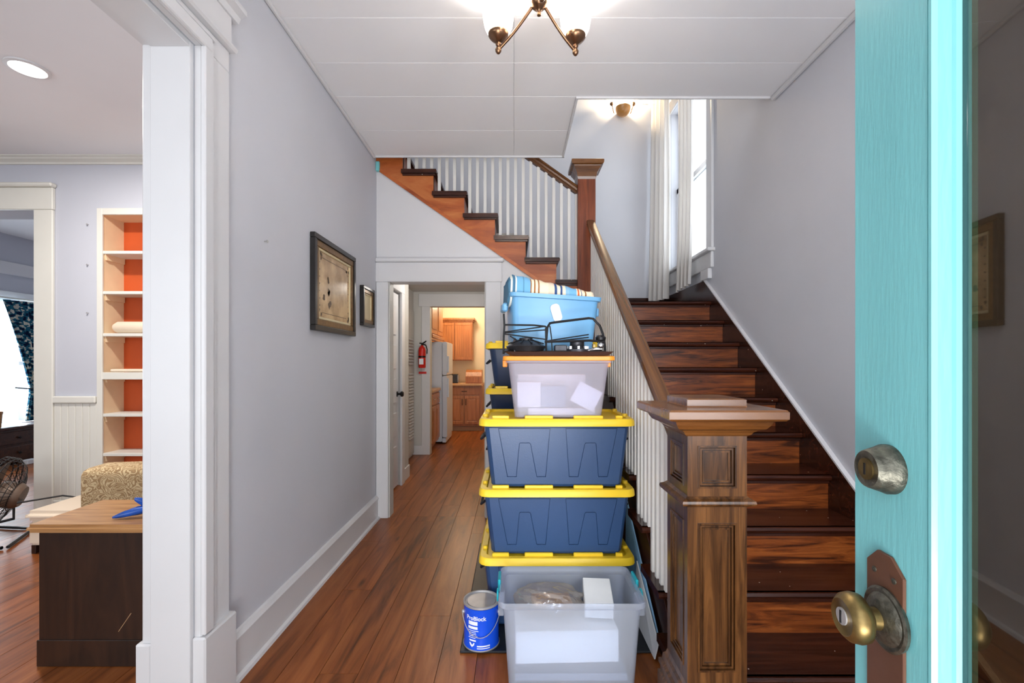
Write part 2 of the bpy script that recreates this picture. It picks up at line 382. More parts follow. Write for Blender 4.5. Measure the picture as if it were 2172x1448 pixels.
# ---- floor: substrate and planks
fl = box('floor', -7.4, 1.9, -1.6, 9.6, -.06, -.012, 'dark_stringer', bevel=0); struct(fl, 'reddish brown wooden plank floor running through hall, living room and kitchen', 'floor')
PW = .165
_plank = {}
def plank_mesh(L):
    if L not in _plank:
        bm = bmesh.new(); quadbox(bm, -PW/2+.0007, PW/2-.0007, -L/2+.0004, L/2-.0004, -.011, 0)
        top = [e for e in bm.edges if all(v.co.z > -.001 for v in e.verts)]
        bmesh.ops.bevel(bm, geom=top, offset=.0008, segments=1, affect='EDGES')
        me = bpy.data.meshes.new('plank'); bm.to_mesh(me); bm.free(); me.materials.append(MATS['floor_wood']); _plank[L] = me
    return _plank[L]
def planks(x0, x1, y0, y1, L=1.65):
    i0 = math.floor(x0/PW); i1 = math.ceil(x1/PW)
    for i in range(i0, i1):
        off = ((i*.618+.13*y0) % 1)*L
        y = y0
        first = True
        while y < y1-.05:
            seg = min(L, y1-y)
            if first: seg = max(.3, off); seg = min(seg, y1-y); first = False
            seg = round(seg, 2)
            if seg < .05: break
            o = bpy.data.objects.new('plank', plank_mesh(seg)); COL.objects.link(o); o.parent = fl
            p = Vector(((i+.5)*PW, y+seg/2, 0)); o.location = p - base_of(fl); y += seg
planks(-1.17, 1.68, 0.2, 3.9, 1.85)
planks(-1.45, 0.0, 3.9, 9.4, 2.6)
planks(-4.6, -1.31, .9, 3.84, 1.85)
planks(-6.9, -3.9, 3.84, 6.8, 1.85)
# ---- left wall with the wide cased opening into the living room
YO = 1.66       # far jamb of the opening
ZO = 2.478
struct(boxes('wall_left', [(XLO, XL, YO, YD+.2, 0, ZC+.3), (XLO, XL, YF-.1, YO, ZO, ZC+.3)], 'wall_paint'), 'pale grey lilac plaster wall with the two framed pictures', 'wall')
struct(boxes('wall_front', [(XL-.2, -.5, YF-.1, YF, 0, ZC+.3), (.42, .72, YF-.1, YF, 0, ZC+.3), (.72, 1.58, YF-.1, YF, 0, .85), (.72, 1.58, YF-.1, YF, 2.35, ZC+.3), (1.58, XR, YF-.1, YF, 0, ZC+.3), (-.5, .42, YF-.1, YF, 2.36, ZC+.3)], 'wall_paint'), 'front wall around the open entrance door', 'wall')
WY0, WY1, WZ0, WZ1 = 3.93, 4.86, 2.30, 3.96      # stair window opening in the right wall
struct(boxes('wall_right', [(XR, XR+.2, YF-.1, WY0, 0, 5.7), (XR, XR+.2, WY1, YB+.2, 0, 5.7), (XR, XR+.2, WY0, WY1, 0, WZ0), (XR, XR+.2, WY0, WY1, WZ1, 5.7)], 'wall_paint'), 'pale grey stair wall rising beside the wooden steps', 'wall')
struct(boxes('wall_back', [(-2.9, XR, YB, YB+.15, 2.33, 5.7), (-.1, XR, YB, YB+.15, 0, 2.33)], 'wall_paint'), 'pale grey wall behind the stair landing', 'wall')
# doorway wall under the upper flight: opening X -1.064..-.24
prof = [(XL-.02, 0), (-1.064, 0), (-1.064, 2.0), (-.24, 2.0), (-.24, 0), (.60, 0), (.60, 1.735), (.08, 2.095), (-1.168, 2.965), (-1.168, 2.97), (XL-.02, 2.97)]
bm = bmesh.new(); prism(bm, prof, 'Y', YD, YD+.12)
struct(finish('wall_doorway', bm, 'white_trim'), 'white wall around the passage doorway under the upper stair flight', 'wall')
# ---- ceiling boards of the hall (two rectangles leave the stairwell open)
cl = boxes('ceiling', [(XL-.14, .40, YF, 3.77, ZC+.012, ZC+.30), (.40, XR, YF, 2.93, ZC+.012, ZC+.30)], 'ceiling_paint')
struct(cl, 'white painted board ceiling of the entrance hall', 'ceiling')
y = YF
edges = [YF, .1, .5, .9, 1.3, 1.62, 1.93, 2.26, 2.60, 2.93, 3.36, 3.77]
for a, b in zip(edges, edges[1:]):
    runs = [(XL, .0), (.0, XR)] if b <= 2.94 else [(XL, .0), (.0, .40)]
    for x0, x1 in runs:
        box('ceiling_board', x0+.0008, x1-.0008, a+.001, b-.001, ZC, ZC+.0125, 'ceiling_paint', cl, bevel=.0012)
# trims around the ceiling
def bars(name, lst, m, label, cat='trim', bevel=.004):
    o = boxes(name, lst, m, bevel=bevel); return struct(o, label, cat)
bars('trim_1', [(XL, XL+.022, 1.2, 3.77, ZC-.022, ZC)], 'white_trim', 'slim white moulding along left wall and ceiling', bevel=.006)
bars('trim_2', [(XR-.03, XR, YF, 2.93, ZC-.03, ZC)], 'white_trim', 'slim white moulding along stair wall and ceiling', bevel=.008)
bars('trim_3', [(XL, .42, 3.77, 3.785, ZC-.012, ZC+.3), (.40, .415, 2.945, 3.785, ZC-.012, ZC+.3), (.40, XR, 2.93, 2.945, ZC-.012, ZC+.3)], 'white_trim', 'white fascia board around the stairwell opening', bevel=.002)
# upper enclosure of the stairwell
struct(boxes('wall_upper', [(-2.9, -.6, 2.2, 2.3, ZC+.3, 5.7), (1.0, XR, 2.2, 2.3, ZC+.3, 5.7), (-.6, 1.0, 2.2, 2.3, ZC+.3, 3.9), (-.6, 1.0, 2.2, 2.3, 5.3, 5.7), (-3.0, -2.9, 2.2, YB+.15, 3.15, 5.7)], 'wall_paint'), 'upstairs hall wall around the stairwell', 'wall')
struct(box('ceiling_upper', -3.0, XR+.2, 2.2, YB+.2, 5.7, 5.8, 'ceiling_paint', bevel=0), 'high white ceiling over the stairwell', 'ceiling')
# ---- cased opening, hall side
op = thing('trim_4', 'wide white moulded casing of the living room opening', 'door casing', (XL, YO, 0), kind='structure')
box('jamb', XLO, XL, YO-.02, YO, 0, ZO, 'white_trim', op)
box('head_jamb', XLO, XL, YF, YO-.02, ZO-.02, ZO, 'white_trim', op)
def stepped(name, steps, m, parent, bevel=.004):
    boxes(name, steps, m, parent, bevel)
stepped('hall_casing', [(XL, XL+.028, YO, YO+.165, 0, ZO), (XL+.0275, XL+.046, YO-.004, YO+.045, .325, ZO-.004), (XL+.0275, XL+.036, YO+.052, YO+.075, .325, ZO-.004)], 'white_trim', op)
stepped('head_casing', [(XL, XL+.028, YF, YO+.165, ZO, ZO+.085), (XL+.028, XL+.046, YF, YO+.04, ZO-.004, ZO+.045), (XL+.028, XL+.036, YF, YO+.07, ZO+.052, ZO+.07)], 'white_trim', op)
box('fillet', XL, XL+.055, YF, YO+.185, ZO+.085, ZO+.108, 'white_trim', op, bevel=.008)
box('frieze', XL, XL+.034, YF, YO+.17, ZO+.108, ZO+.225, 'white_trim', op)
bm = bmesh.new(); prism(bm, [(XL, ZO+.225), (XL+.04, ZO+.225), (XL+.05, ZO+.245), (XL+.075, ZO+.255), (XL+.075, ZO+.275), (XL, ZO+.275)], 'Y', YF, YO+.205)
finish('cornice', bm, 'white_trim', op)
box('plinth_block', XL, XL+.05, YO-.012, YO+.178, 0, .32, 'white_trim', op, bevel=.006)
box('living_casing', XLO-.045, XLO, YO-.006, YO+.15, 0, ZO+.1, 'white_trim', op, bevel=.008)
box('living_head_casing', XLO-.045, XLO, YF, YO+.15, ZO-.005, ZO+.14, 'white_trim', op, bevel=.006)
box('living_plinth', XLO-.058, XLO, YO-.018, YO+.16, 0, .3, 'white_trim', op, bevel=.006)
# ---- hall baseboard, left
bb = thing('baseboard_left', 'tall white baseboard with moulded cap along left wall', 'baseboard', (XL, 2.8, 0), kind='structure')
box('board', XL, XL+.02, YO+.178, YD, 0, .165, 'white_trim', bb)
bm = bmesh.new(); prism(bm, [(XL, .165), (XL+.026, .165), (XL+.026, .175), (XL+.012, .192), (XL, .196)], 'Y', YO+.178, YD); finish('cap', bm, 'white_trim', bb)
bm = bmesh.new(); prism(bm, [(XL+.02, 0), (XL+.038, 0), (XL+.034, .014), (XL+.02, .02)], 'Y', YO+.178, YD); finish('shoe_moulding', bm, 'white_trim', bb)
# ---- passage doorway casing
dc = thing('trim_5', 'white casing with flat header around the passage doorway', 'door casing', (-.65, YD, 0), kind='structure')
box('casing', -1.166, -1.064, YD-.022, YD, 0, 2.0, 'white_trim', dc, bevel=.004)
box('casing', -.24, -.11, YD-.022, YD, 0, 2.0, 'white_trim', dc, bevel=.004)
box('header', -1.17, -.10, YD-.026, YD, 2.0, 2.165, 'white_trim', dc, bevel=.004)
box('header_cap', -1.166, -.085, YD-.05, YD, 2.165, 2.2, 'white_trim', dc, bevel=.008)
box('jamb', -1.075, -1.055, YD, YD+.12, 0, 2.0, 'passage_paint', dc)
box('jamb', -.25, -.235, YD, YD+.12, 0, 2.0, 'passage_paint', dc)
# ---- passage behind the doorway
struct(boxes('wall_passage', [(-1.38, -1.22, YD+.12, 4.05, 0, 2.4), (-1.38, -1.22, 4.05, 4.90, 2.06, 2.4), (-1.38, -1.22, 4.90, 5.27, 0, 2.4), (-1.44-.1, -1.38, 5.17, 5.27, 0, 2.4), (-1.54, -1.44, 5.27, 6.53, 0, 2.4), (-.12, -.02, YD+.12, 6.53, 0, 2.4)], 'passage_paint'), 'shaded grey walls of the passage to the kitchen', 'wall')
struct(boxes('wall_kitchen_front', [(-1.54, -1.20, 6.53, 6.65, 0, 2.4), (-1.20, -.3, 6.53, 6.65, 2.117, 2.4), (-.3, 0, 6.53, 6.65, 0, 2.4)], 'passage_paint'), 'white end wall of the passage holding the fire extinguisher', 'wall')
struct(box('ceiling_passage', -1.54, 0, YD+.12, 6.53, 2.33, 2.45, 'passage_paint', bevel=0), 'low grey ceiling of the passage', 'ceiling')
kc = thing('trim_6', 'white casing around the kitchen doorway', 'door casing', (-.75, 6.53, 0), kind='structure')
box('casing', -1.32, -1.20, 6.508, 6.53, 0, 2.117, 'white_trim', kc, bevel=.003)
box('header', -1.36, -.3, 6.505, 6.53, 2.117, 2.30, 'white_trim', kc, bevel=.003)
box('baseboard', -1.44, -1.20, 6.495, 6.507, 0, .13, 'white_trim', kc, bevel=.003)
# passage side door (white, six panels) with knob, and louvred closet door
d2 = thing('door_2', 'white panelled side door in the passage', 'door', (-1.235, 4.47, 0), kind='structure')
box('slab', -1.27, -1.235, 4.06, 4.86, .02, 2.04, 'white_trim', d2)
for zz0, zz1 in ((.2, .45), (.55, .8), (.9, 1.15), (1.25, 1.5), (1.6, 1.9)):
    bm = bmesh.new()
    for a in (4.17,):
        quadbox(bm, -1.236, -1.224, a, a+.58, zz0, zz1)
    finish('panel', bm, 'white_trim', d2, bevel=.006)
bm = bmesh.new(); lathe(bm, [(.028, 0), (.028, .008), (.012, .012), (.012, .035), (.027, .045), (.03, .06), (.02, .072), (.001, .074)], (-1.235, 4.80, .985), (1, 0, 0), 16); finish('knob', bm, 'black_metal', d2, smooth=True)
bars('trim_7', [(-1.22, -1.195, 4.87, 4.99, 0, 2.06), (-1.22, -1.195, 4.0, 4.99, 2.06, 2.17), (-1.22, -1.205, 4.99, 5.27, 0, .14)], 'white_trim', 'white casing beside the passage side door', 'door casing')
lv = thing('door_3', 'white louvred closet door in the passage', 'door', (-1.44, 6.2, 0), kind='structure')
box('frame', -1.439, -1.425, 5.6, 6.5, .03, 2.05, 'passage_paint', lv)
for z0, z1 in ((.28, 1.22), (1.30, 1.72)):
    n = int((z1-z0)/.042)
    for k in range(n):
        bm = bmesh.new(); zc = z0+.042*k
        prism(bm, [(-1.425, zc), (-1.405, zc-.012), (-1.402, zc-.008), (-1.425, zc+.006)], 'Y', 6.14, 6.40); finish('slat', bm, 'white_trim', lv)
# ---- kitchen shell
struct(boxes('wall_kitchen', [(-2.0, .2, 9.3, 9.4, 0, 2.8), (-1.95, -1.85, 6.65, 9.3, 0, 2.8), (.1, .2, 6.65, 9.3, 0, 2.8)], 'kitchen_paint'), 'warm cream kitchen walls', 'wall')
struct(box('ceiling_kitchen', -2.0, .2, 6.53, 9.4, 2.7, 2.8, 'kitchen_paint', bevel=0), 'kitchen ceiling', 'ceiling')
# ---- living room shell
YL = 3.84
struct(boxes('wall_living', [(-6.2, -5.0, YL, YL+.24, 0, 3.04), (-5.0, -4.03, YL, YL+.24, 2.6, 3.04), (-4.03, -3.506, YL, YL+.24, 0, 3.04), (-3.506, -2.55, YL, YL+.24, 2.615, 3.04), (-2.55, XLO, YL, YL+.24, 0, 3.04)], 'living_paint'), 'lilac grey back wall of the living room', 'wall')
struct(boxes('wall_living_side', [(-6.3, -6.2, -1.5, YL, 0, 3.04), (-6.3, -4.9, -1.6, -1.5, 0, 3.04), (-1.9, XLO, -1.6, -1.5, 0, 3.04), (-4.9, -1.9, -1.6, -1.5, 0, .7), (-4.9, -1.9, -1.6, -1.5, 2.7, 3.04), (XLO-.05, XLO, -1.5, YF-.1, 0, 3.04)], 'living_paint'), 'living room outer walls with front windows', 'wall')
lc = box('ceiling_living', -6.3, XLO, -1.6, YL+.2, 3.04, 3.14, 'ceiling_paint', bevel=0); struct(lc, 'white living room ceiling with recessed lights', 'ceiling')
bm = bmesh.new(); prism(bm, [(YL, 2.985), (YL-.015, 2.985), (YL-.018, 3.0), (YL-.05, 3.015), (YL-.06, 3.028), (YL-.075, 3.03), (YL-.075, 3.04), (YL, 3.04)], 'X', -6.2, XLO)
struct(finish('trim_8', bm, 'cream_trim'), 'stepped white crown moulding in the living room', 'trim')
lo = thing('trim_9', 'cream casing of the far living room doorway', 'door casing', (-4.0, YL, 0), kind='structure')
box('casing', -4.03, -3.87, YL-.025, YL, 0, 2.6, 'cream_trim', lo, bevel=.005)
box('header', -5.1, -3.865, YL-.03, YL, 2.6, 2.785, 'cream_trim', lo, bevel=.005)
box('header_cap', -5.1, -3.85, YL-.06, YL, 2.785, 2.82, 'cream_trim', lo, bevel=.01)
box('jamb', -4.045, -4.03, YL, YL+.24, 0, 2.6, 'cream_trim', lo)
wn = thing('trim_10', 'white beadboard wainscot with chair rail beside the bookcase', 'wainscot', (-3.7, YL, 0), kind='structure')
box('chair_rail', -3.87, -3.51, YL-.03, YL, .975, 1.035, 'cream_trim', wn, bevel=.008)
for k in range(6):
    box('beadboard', -3.87+.06*k+.001, -3.87+.06*(k+1)-.001, YL-.012, YL, .16, .975, 'cream_trim', wn, bevel=.004)
box('base', -3.87, -3.51, YL-.024, YL, 0, .16, 'cream_trim', wn, bevel=.004)
# ---- next room shell
struct(boxes('wall_next_room', [(-7.2, -6.8, 4.08, 5.35, 0, 3.04), (-7.2, -6.8, 6.5, 7.0, 0, 3.04), (-7.2, -6.8, 5.35, 6.5, 0, .5), (-7.2, -6.8, 5.35, 6.5, 2.1, 3.04), (-7.2, -3.4, 7.0, 7.1, 0, 3.04), (-3.5, -3.4, 4.08, 7.0, 0, 3.04)], 'living_paint'), 'grey walls of the room beyond the living room', 'wall')
struct(box('ceiling_next_room', -7.2, -3.4, YL+.2, 7.1, 3.04, 3.14, 'ceiling_paint', bevel=0), 'white ceiling of the room beyond', 'ceiling')
w3 = thing('window_3', 'bright white framed window of the room beyond the living room', 'window', (-6.8, 5.9, .5), kind='structure')
box('head', -6.8, -6.765, 5.2, 6.65, 2.1, 2.27, 'white_trim', w3); box('head_cap', -6.8, -6.74, 5.15, 6.7, 2.50, 2.66, 'white_trim', w3)
box('casing', -6.8, -6.77, 6.5, 6.62, .5, 2.1, 'white_trim', w3); box('casing', -6.8, -6.77, 5.23, 5.35, .5, 2.1, 'white_trim', w3)
box('stool', -6.8, -6.74, 5.2, 6.65, .46, .5, 'white_trim', w3)
box('meeting_rail', -6.9, -6.87, 5.35, 6.5, 1.28, 1.33, 'white_trim', w3)
box('pane', -6.89, -6.885, 5.35, 6.5, .5, 2.1, 'window_glass', w3, bevel=0)
# ---- stair window
sw = thing('window_1', 'tall white sash window beside the stair landing behind curtains', 'window', (XR, 4.4, WZ0), kind='structure')
box('casing', XR-.022, XR, WY0-.11, WY0, WZ0-.02, WZ1+.1, 'white_trim', sw, bevel=.004)
box('casing', XR-.022, XR, WY1, WY1+.11, WZ0-.02, WZ1+.1, 'white_trim', sw, bevel=.004)
box('head_casing', XR-.022, XR, WY0-.11, WY1+.11, WZ1, WZ1+.12, 'white_trim', sw, bevel=.004)
box('stool', XR-.06, XR+.05, WY0-.13, WY1+.13, WZ0-.045, WZ0-.015, 'white_trim', sw, bevel=.006)
box('apron', XR-.026, XR, WY0-.11, WY1+.11, WZ0-.18, WZ0-.045, 'white_trim', sw, bevel=.005)
for zz0, zz1, xx in ((WZ0-.015, 3.16, XR+.06), (3.10, WZ1, XR+.09)):
    s = boxes('sash', [(xx, xx+.03, WY0, WY0+.045, zz0, zz1), (xx, xx+.03, WY1-.045, WY1, zz0, zz1), (xx, xx+.03, WY0, WY1, zz0, zz0+.06), (xx, xx+.03, WY0, WY1, zz1-.05, zz1)], 'white_trim', sw)
    box('pane', xx+.012, xx+.016, WY0+.045, WY1-.045, zz0+.06, zz1-.05, 'window_glass', s, bevel=0)
# ================================================================= STAIRCASE
R_, G_, D0 = .1835, .242, 1.641
XS0, XS1 = .665, 1.655
st = thing('staircase', 'turning wooden staircase with white balusters and panelled newel post', 'staircase', (1.1, D0, 0))
def tread_prof(y0, y1, z, t=.034):
    pts = [(y1, z-t), (y1, z), (y0+.006, z)]
    for k in range(5):
        a = math.radians(90+45*k); pts.append((y0+t/2+t/2*math.cos(a)-.0, z-t/2+t/2*math.sin(a)))
    return pts
for k in range(10):
    z = R_*(k+1); y = D0+G_*k
    y1 = y+G_+.03 if k < 9 else YB
    if k < 9:
        bm = bmesh.new(); prism(bm, tread_prof(y, y1, z), 'X', .60, XS1); finish('tread', bm, 'tread_wood', st, smooth=True)
        box('cove', XS0, XS1, y+.018, y+.032, z-.05, z-.034, 'tread_wood', st)
    box('riser', XS0, XS1, y+.03, y+.05, z-R_, z-.034, 'stair_wood', st, bevel=0)
ZL = R_*10
YN = D0+G_*9
bm = bmesh.new(); prism(bm, tread_prof(YN, YB, ZL), 'X', .56, XR); finish('landing', bm, 'tread_wood', st, smooth=True)
box('cove', XS0, XS1, YN+.018, YN+.032, ZL-.05, ZL-.034, 'tread_wood', st)
box('landing_fascia', .08, .62, YD-.012, YD+.04, ZL-.25, ZL-.034, 'stair_wood', st)
# left spandrel / stringer of lower flight (stepped top)
poly = [(D0+.04, 0)]
for k in range(9):
    z = R_*(k+1)-.036; y = D0+.032+G_*k
    poly += [(y, z), (y+G_, z)]
poly += [(YD, R_*9.5), (YD, 0)]
bm = bmesh.new(); prism(bm, poly, 'X', XS0, XS0+.03); finish('spandrel', bm, 'dark_stringer', st)
bm = bmesh.new(); zz = lambda y: .03+(y-D0)*R_/G_
prism(bm, [(1.75, zz(1.75)-.16), (1.75, zz(1.75)), (3.8, zz(3.8)), (3.8, zz(3.8)-.16)], 'X', XS0-.014, XS0); finish('stringer', bm, 'dark_stringer', st, bevel=.003)
# skirt board on the right wall + white paint edge
zs = lambda y: .72+(y-2.245)*R_/G_
yk = 2.245+(2.03-.72)*G_/R_
bm = bmesh.new(); prism(bm, [(1.4, -.0), (1.4, zs(1.4)), (yk, 2.03), (YB, 2.03), (YB, ZL-.3), (YN, ZL-.75), (1.9, 0)], 'X', XR-.024, XR); finish('skirt_board', bm, 'tread_wood', st, bevel=.002)
bm = bmesh.new(); prism(bm, [(1.4, zs(1.4)), (1.4, zs(1.4)+.012), (yk, 2.042), (yk, 2.03)], 'X', XR-.026, XR); finish('skirt_edge', bm, 'white_trim', st)
box('landing_baseboard', .6, XR-.02, YB-.022, YB, ZL, 2.03, 'tread_wood', st)
# lower balusters
XBAL = .64
zr = lambda y: 1.166+(y-1.93)*.718       # rail top
bm = bmesh.new(); quadbox(bm, -.012, .012, -.012, .012, 0, 1); BAL = bpy.data.meshes.new('baluster'); bm.to_mesh(BAL); bm.free(); BAL.materials.append(MATS['baluster_paint'])
def baluster(x, y, z0, z1):
    o = bpy.data.objects.new('baluster', BAL); COL.objects.link(o); o.parent = st; o.location = Vector((x, y, z0))-base_of(st); o.scale = (1, 1, z1-z0)
n = 0
y = 1.775
while y < 3.74:
    k = int((y-D0)/G_); baluster(XBAL, y, R_*(k+1), zr(y)-.066); y += G_/4
# lower handrail: moulded section swept along the slope
def rail(name, sec, p0, p1, side, m):
    """sec in (side, up) ; p0,p1 points of the rail top centre"""
    bm = bmesh.new(); s = Vector(side)
    loft(bm, [[Vector(p)+s*a+Vector((0, 0, b)) for a, b in sec] for p in (p0, p1)])
    return finish(name, bm, m, st, smooth=True, ang=30)
SEC = [(-.018, -.075), (.018, -.075), (.018, -.056), (.030, -.050), (.033, -.034), (.026, -.026), (.034, -.018), (.030, -.004), (.014, 0), (-.014, 0), (-.030, -.004), (-.034, -.018), (-.026, -.026), (-.033, -.034), (-.030, -.050), (-.018, -.056)]
rail('handrail', SEC, (XBAL, 1.68, zr(1.68)), (XBAL, 3.80, zr(3.80)), (1, 0, 0), 'rail_wood')
# ---- big panelled newel post
nx0, nx1, ny0, ny1 = .572, .768, 1.50, 1.70
cx, cy = (nx0+nx1)/2, (ny0+ny1)/2
nw = box('newel_post', nx0+.012, nx1-.012, ny0+.012, ny1-.012, 0, 1.09, 'newel_wood', st)
tag(nw, 'square panelled newel post with flat moulded cap')
def sq(w, z): return [(cx-w/2, cy-w/2, z), (cx+w/2, cy-w/2, z), (cx+w/2, cy+w/2, z), (cx-w/2, cy+w/2, z)]
w0 = nx1-nx0
bm = bmesh.new(); loft(bm, [sq(w, z) for w, z in ((w0+.055, 0), (w0+.055, .16), (w0+.04, .166), (w0+.04, .185), (w0+.05, .19), (w0+.05, .205), (w0+.03, .212), (w0+.024, .232), (w0+.008, .24), (w0, .255))]); finish('base_moulding', bm, 'newel_wood', nw)
bm = bmesh.new(); loft(bm, [sq(w, z) for w, z in ((w0, .842), (w0+.02, .848), (w0+.042, .852), (w0+.046, .858), (w0+.042, .866), (w0+.018, .872), (w0, .88))]); finish('band_moulding', bm, 'newel_wood', nw)
bm = bmesh.new(); loft(bm, [sq(w, z) for w, z in ((w0, 1.075), (w0+.02, 1.082), (w0+.03, 1.09), (w0+.05, 1.098), (w0+.085, 1.105), (w0+.105, 1.118), (w0+.115, 1.13), (w0+.165, 1.136), (w0+.178, 1.142), (w0+.178, 1.164), (w0+.168, 1.170), (w0+.004, 1.172), (w0-.0, 1.176), (w0-.0, 1.196), (w0-.016, 1.2))]); finish('cap', bm, 'rail_wood_x', nw)
def newel_face(side):
    """stiles and rails standing proud, stepped mouldings round a sunk panel, on two faces"""
    def P(u0, u1, z0, z1, d0, d1):
        if side == 'front': return (nx0+u0, nx0+u1, ny0+d0, ny0+d1, z0, z1)
        return (nx0+d0, nx0+d1, ny0+max(u0, .0141), ny0+u1, z0, z1)
    W_ = w0
    fr = []
    fr += [P(0, .034, .24, .85, 0, .014), P(W_-.034, W_, .24, .85, 0, .014), P(.034, W_-.034, .24, .30, 0, .014), P(.034, W_-.034, .79, .85, 0, .014)]
    fr += [P(0, .034, .872, 1.085, 0, .014), P(W_-.034, W_, .872, 1.085, 0, .014), P(.034, W_-.034, .872, .905, 0, .014), P(.034, W_-.034, 1.045, 1.085, 0, .014)]
    boxes('frame', fr, 'newel_wood', nw)
    for z0, z1 in ((.30, .79), (.905, 1.045)):
        mo = []
        for o, d in ((.034, .000), (.043, .0055), (.052, .0095)):
            i = o+.006
            zz0, zz1 = z0+(o-.034), z1-(o-.034)
            mo += [P(o, i, zz0, zz1, d-.003, .0135), P(W_-i, W_-o, zz0, zz1, d-.003, .0135), P(i, W_-i, zz0, zz0+.006, d-.003, .0135), P(i, W_-i, zz1-.006, zz1, d-.003, .0135)]
        boxes('panel_moulding', mo, 'newel_wood', nw)
newel_face('front'); newel_face('side')
# ---- upper newel
ux0, ux1, uy0, uy1 = .536, .683, 3.80, 3.947
cx, cy = (ux0+ux1)/2, (uy0+uy1)/2
un = box('newel_post', ux0, ux1, uy0, uy1, 1.50, 2.89, 'red_newel_wood', st, bevel=.004)
w0 = ux1-ux0
bm = bmesh.new(); loft(bm, [sq(w, z) for w, z in ((w0, 2.85), (w0+.012, 2.87), (w0+.02, 2.90), (w0+.05, 2.925), (w0+.075, 2.945), (w0+.08, 2.955), (w0+.11, 2.96), (w0+.12, 2.968), (w0+.12, 2.992), (w0+.10, 2.999), (w0+.05, 3.002))]); finish('cap', bm, 'rail_wood_x', un)
# ---- upper flight, going left
for j in range(-1, 9):
    x1 = .39-.2605*j; z = 2.204+.1865*j
    bm = bmesh.new()
    t = .034; pts = [(x1-.30, z-t), (x1-.30, z), (x1-.006, z)] + [(x1-t/2-t/2*math.cos(math.radians(90+45*k)), z-t/2+t/2*math.sin(math.radians(90+45*k))) for k in range(5)]
    prism(bm, pts, 'Y', YD-.035, YB); finish('tread', bm, 'tread_wood', st, smooth=True)
    box('riser', x1-.05, x1-.03, YD, YB, z-.1865, z-.034, 'stair_wood', st, bevel=0)
    if j < 8: box('tread_moulding', x1-.29, x1-.014, YD-.026, YD-.012, z-.052, z-.034, 'tread_wood', st)
top = []
for j in range(-1, 8):
    x1 = .39-.2605*j-.03; z = 2.204+.1865*j-.034
    top += [(x1, z), (x1-.2605, z)]
zb = lambda x: 2.095-.697*(x-.08)
xe = top[-1][0]
poly = [(.60, zb(.60)), (.60, top[0][1])] + top + [(xe, zb(xe))]
bm = bmesh.new(); prism(bm, poly, 'Y', YD-.012, YD+.03); finish('upper_stringer', bm, 'stringer_wood', st)
bm = bmesh.new(); prism(bm, [(.60, zb(.60)+.02), (.60, zb(.60)-.012), (xe, zb(xe)-.012), (xe, zb(xe)+.02)], 'Y', YD-.02, YD-.012); finish('stringer_moulding', bm, 'stringer_wood', st)
x = .535
zu = lambda x: 2.80+(.536-x)*.716+.02      # upper rail top
while x > -1.16:
    j = math.floor((.39-x)/.2605); baluster(x, YD+.02, 2.204+.1865*j, zu(x)-.068); x -= .0651
rail('handrail', SEC, (ux0+.01, YD+.02, zu(ux0)), (-1.3, YD+.02, zu(-1.3)), (0, 1, 0), 'rail_wood_x')
struct(box('trim_11', -1.166, -1.135, YD-.035, YD+.02, 2.935, 3.015, 'teal_paint', bevel=.004), 'small teal painted trim block under the ceiling corner', 'trim')
# ================================================================= FRONT DOOR
phi = math.atan2(.0903, .9959)
fd = thing('door_1', 'turquoise painted entrance door standing open with dark glass pane', 'door', (.402, -.26, 0), H-phi, kind='structure', local=True)
LW = .876; T = .022; SI = .752
bm = bmesh.new(); quadbox(bm, SI, LW, -T, T, .01, 2.12); finish('latch_stile', bm, 'teal_paint', fd, bevel=.0025, seg=2)
box('hinge_stile', 0, .124, -T, T, .01, 2.12, 'teal_paint', fd)
box('top_rail', .124, SI, -T, T, 1.98, 2.12, 'teal_paint', fd)
box('bottom_rail', .124, SI, -T, T, .01, .30, 'teal_paint', fd)
box('lower_panel', .124, SI, -.012, .012, .30, .50, 'teal_paint', fd)
box('lock_rail', .124, SI, -T, T, .50, .62, 'teal_paint', fd)
for sgn in (1, -1):
    bm = bmesh.new(); prism(bm, [(SI, .003*sgn), (SI, (T+.001)*sgn), (SI-.004, (T+.001)*sgn), (SI-.006, (T-.004)*sgn), (SI-.013, .010*sgn), (SI-.016, .008*sgn), (SI-.017, .003*sgn)], 'Z', .62, 1.98); finish('glazing_moulding', bm, 'teal_paint', fd)
    bm = bmesh.new(); prism(bm, [(.124, .003*sgn), (.124, T*sgn), (.128, T*sgn), (.141, .003*sgn)], 'Z', .62, 1.98); finish('glazing_moulding', bm, 'teal_paint', fd)
gp = box('glass_pane', .124, SI, -.003, .003, .62, 1.98, 'door_glass', fd, bevel=0); tag(gp, 'dark reflecting glass pane')
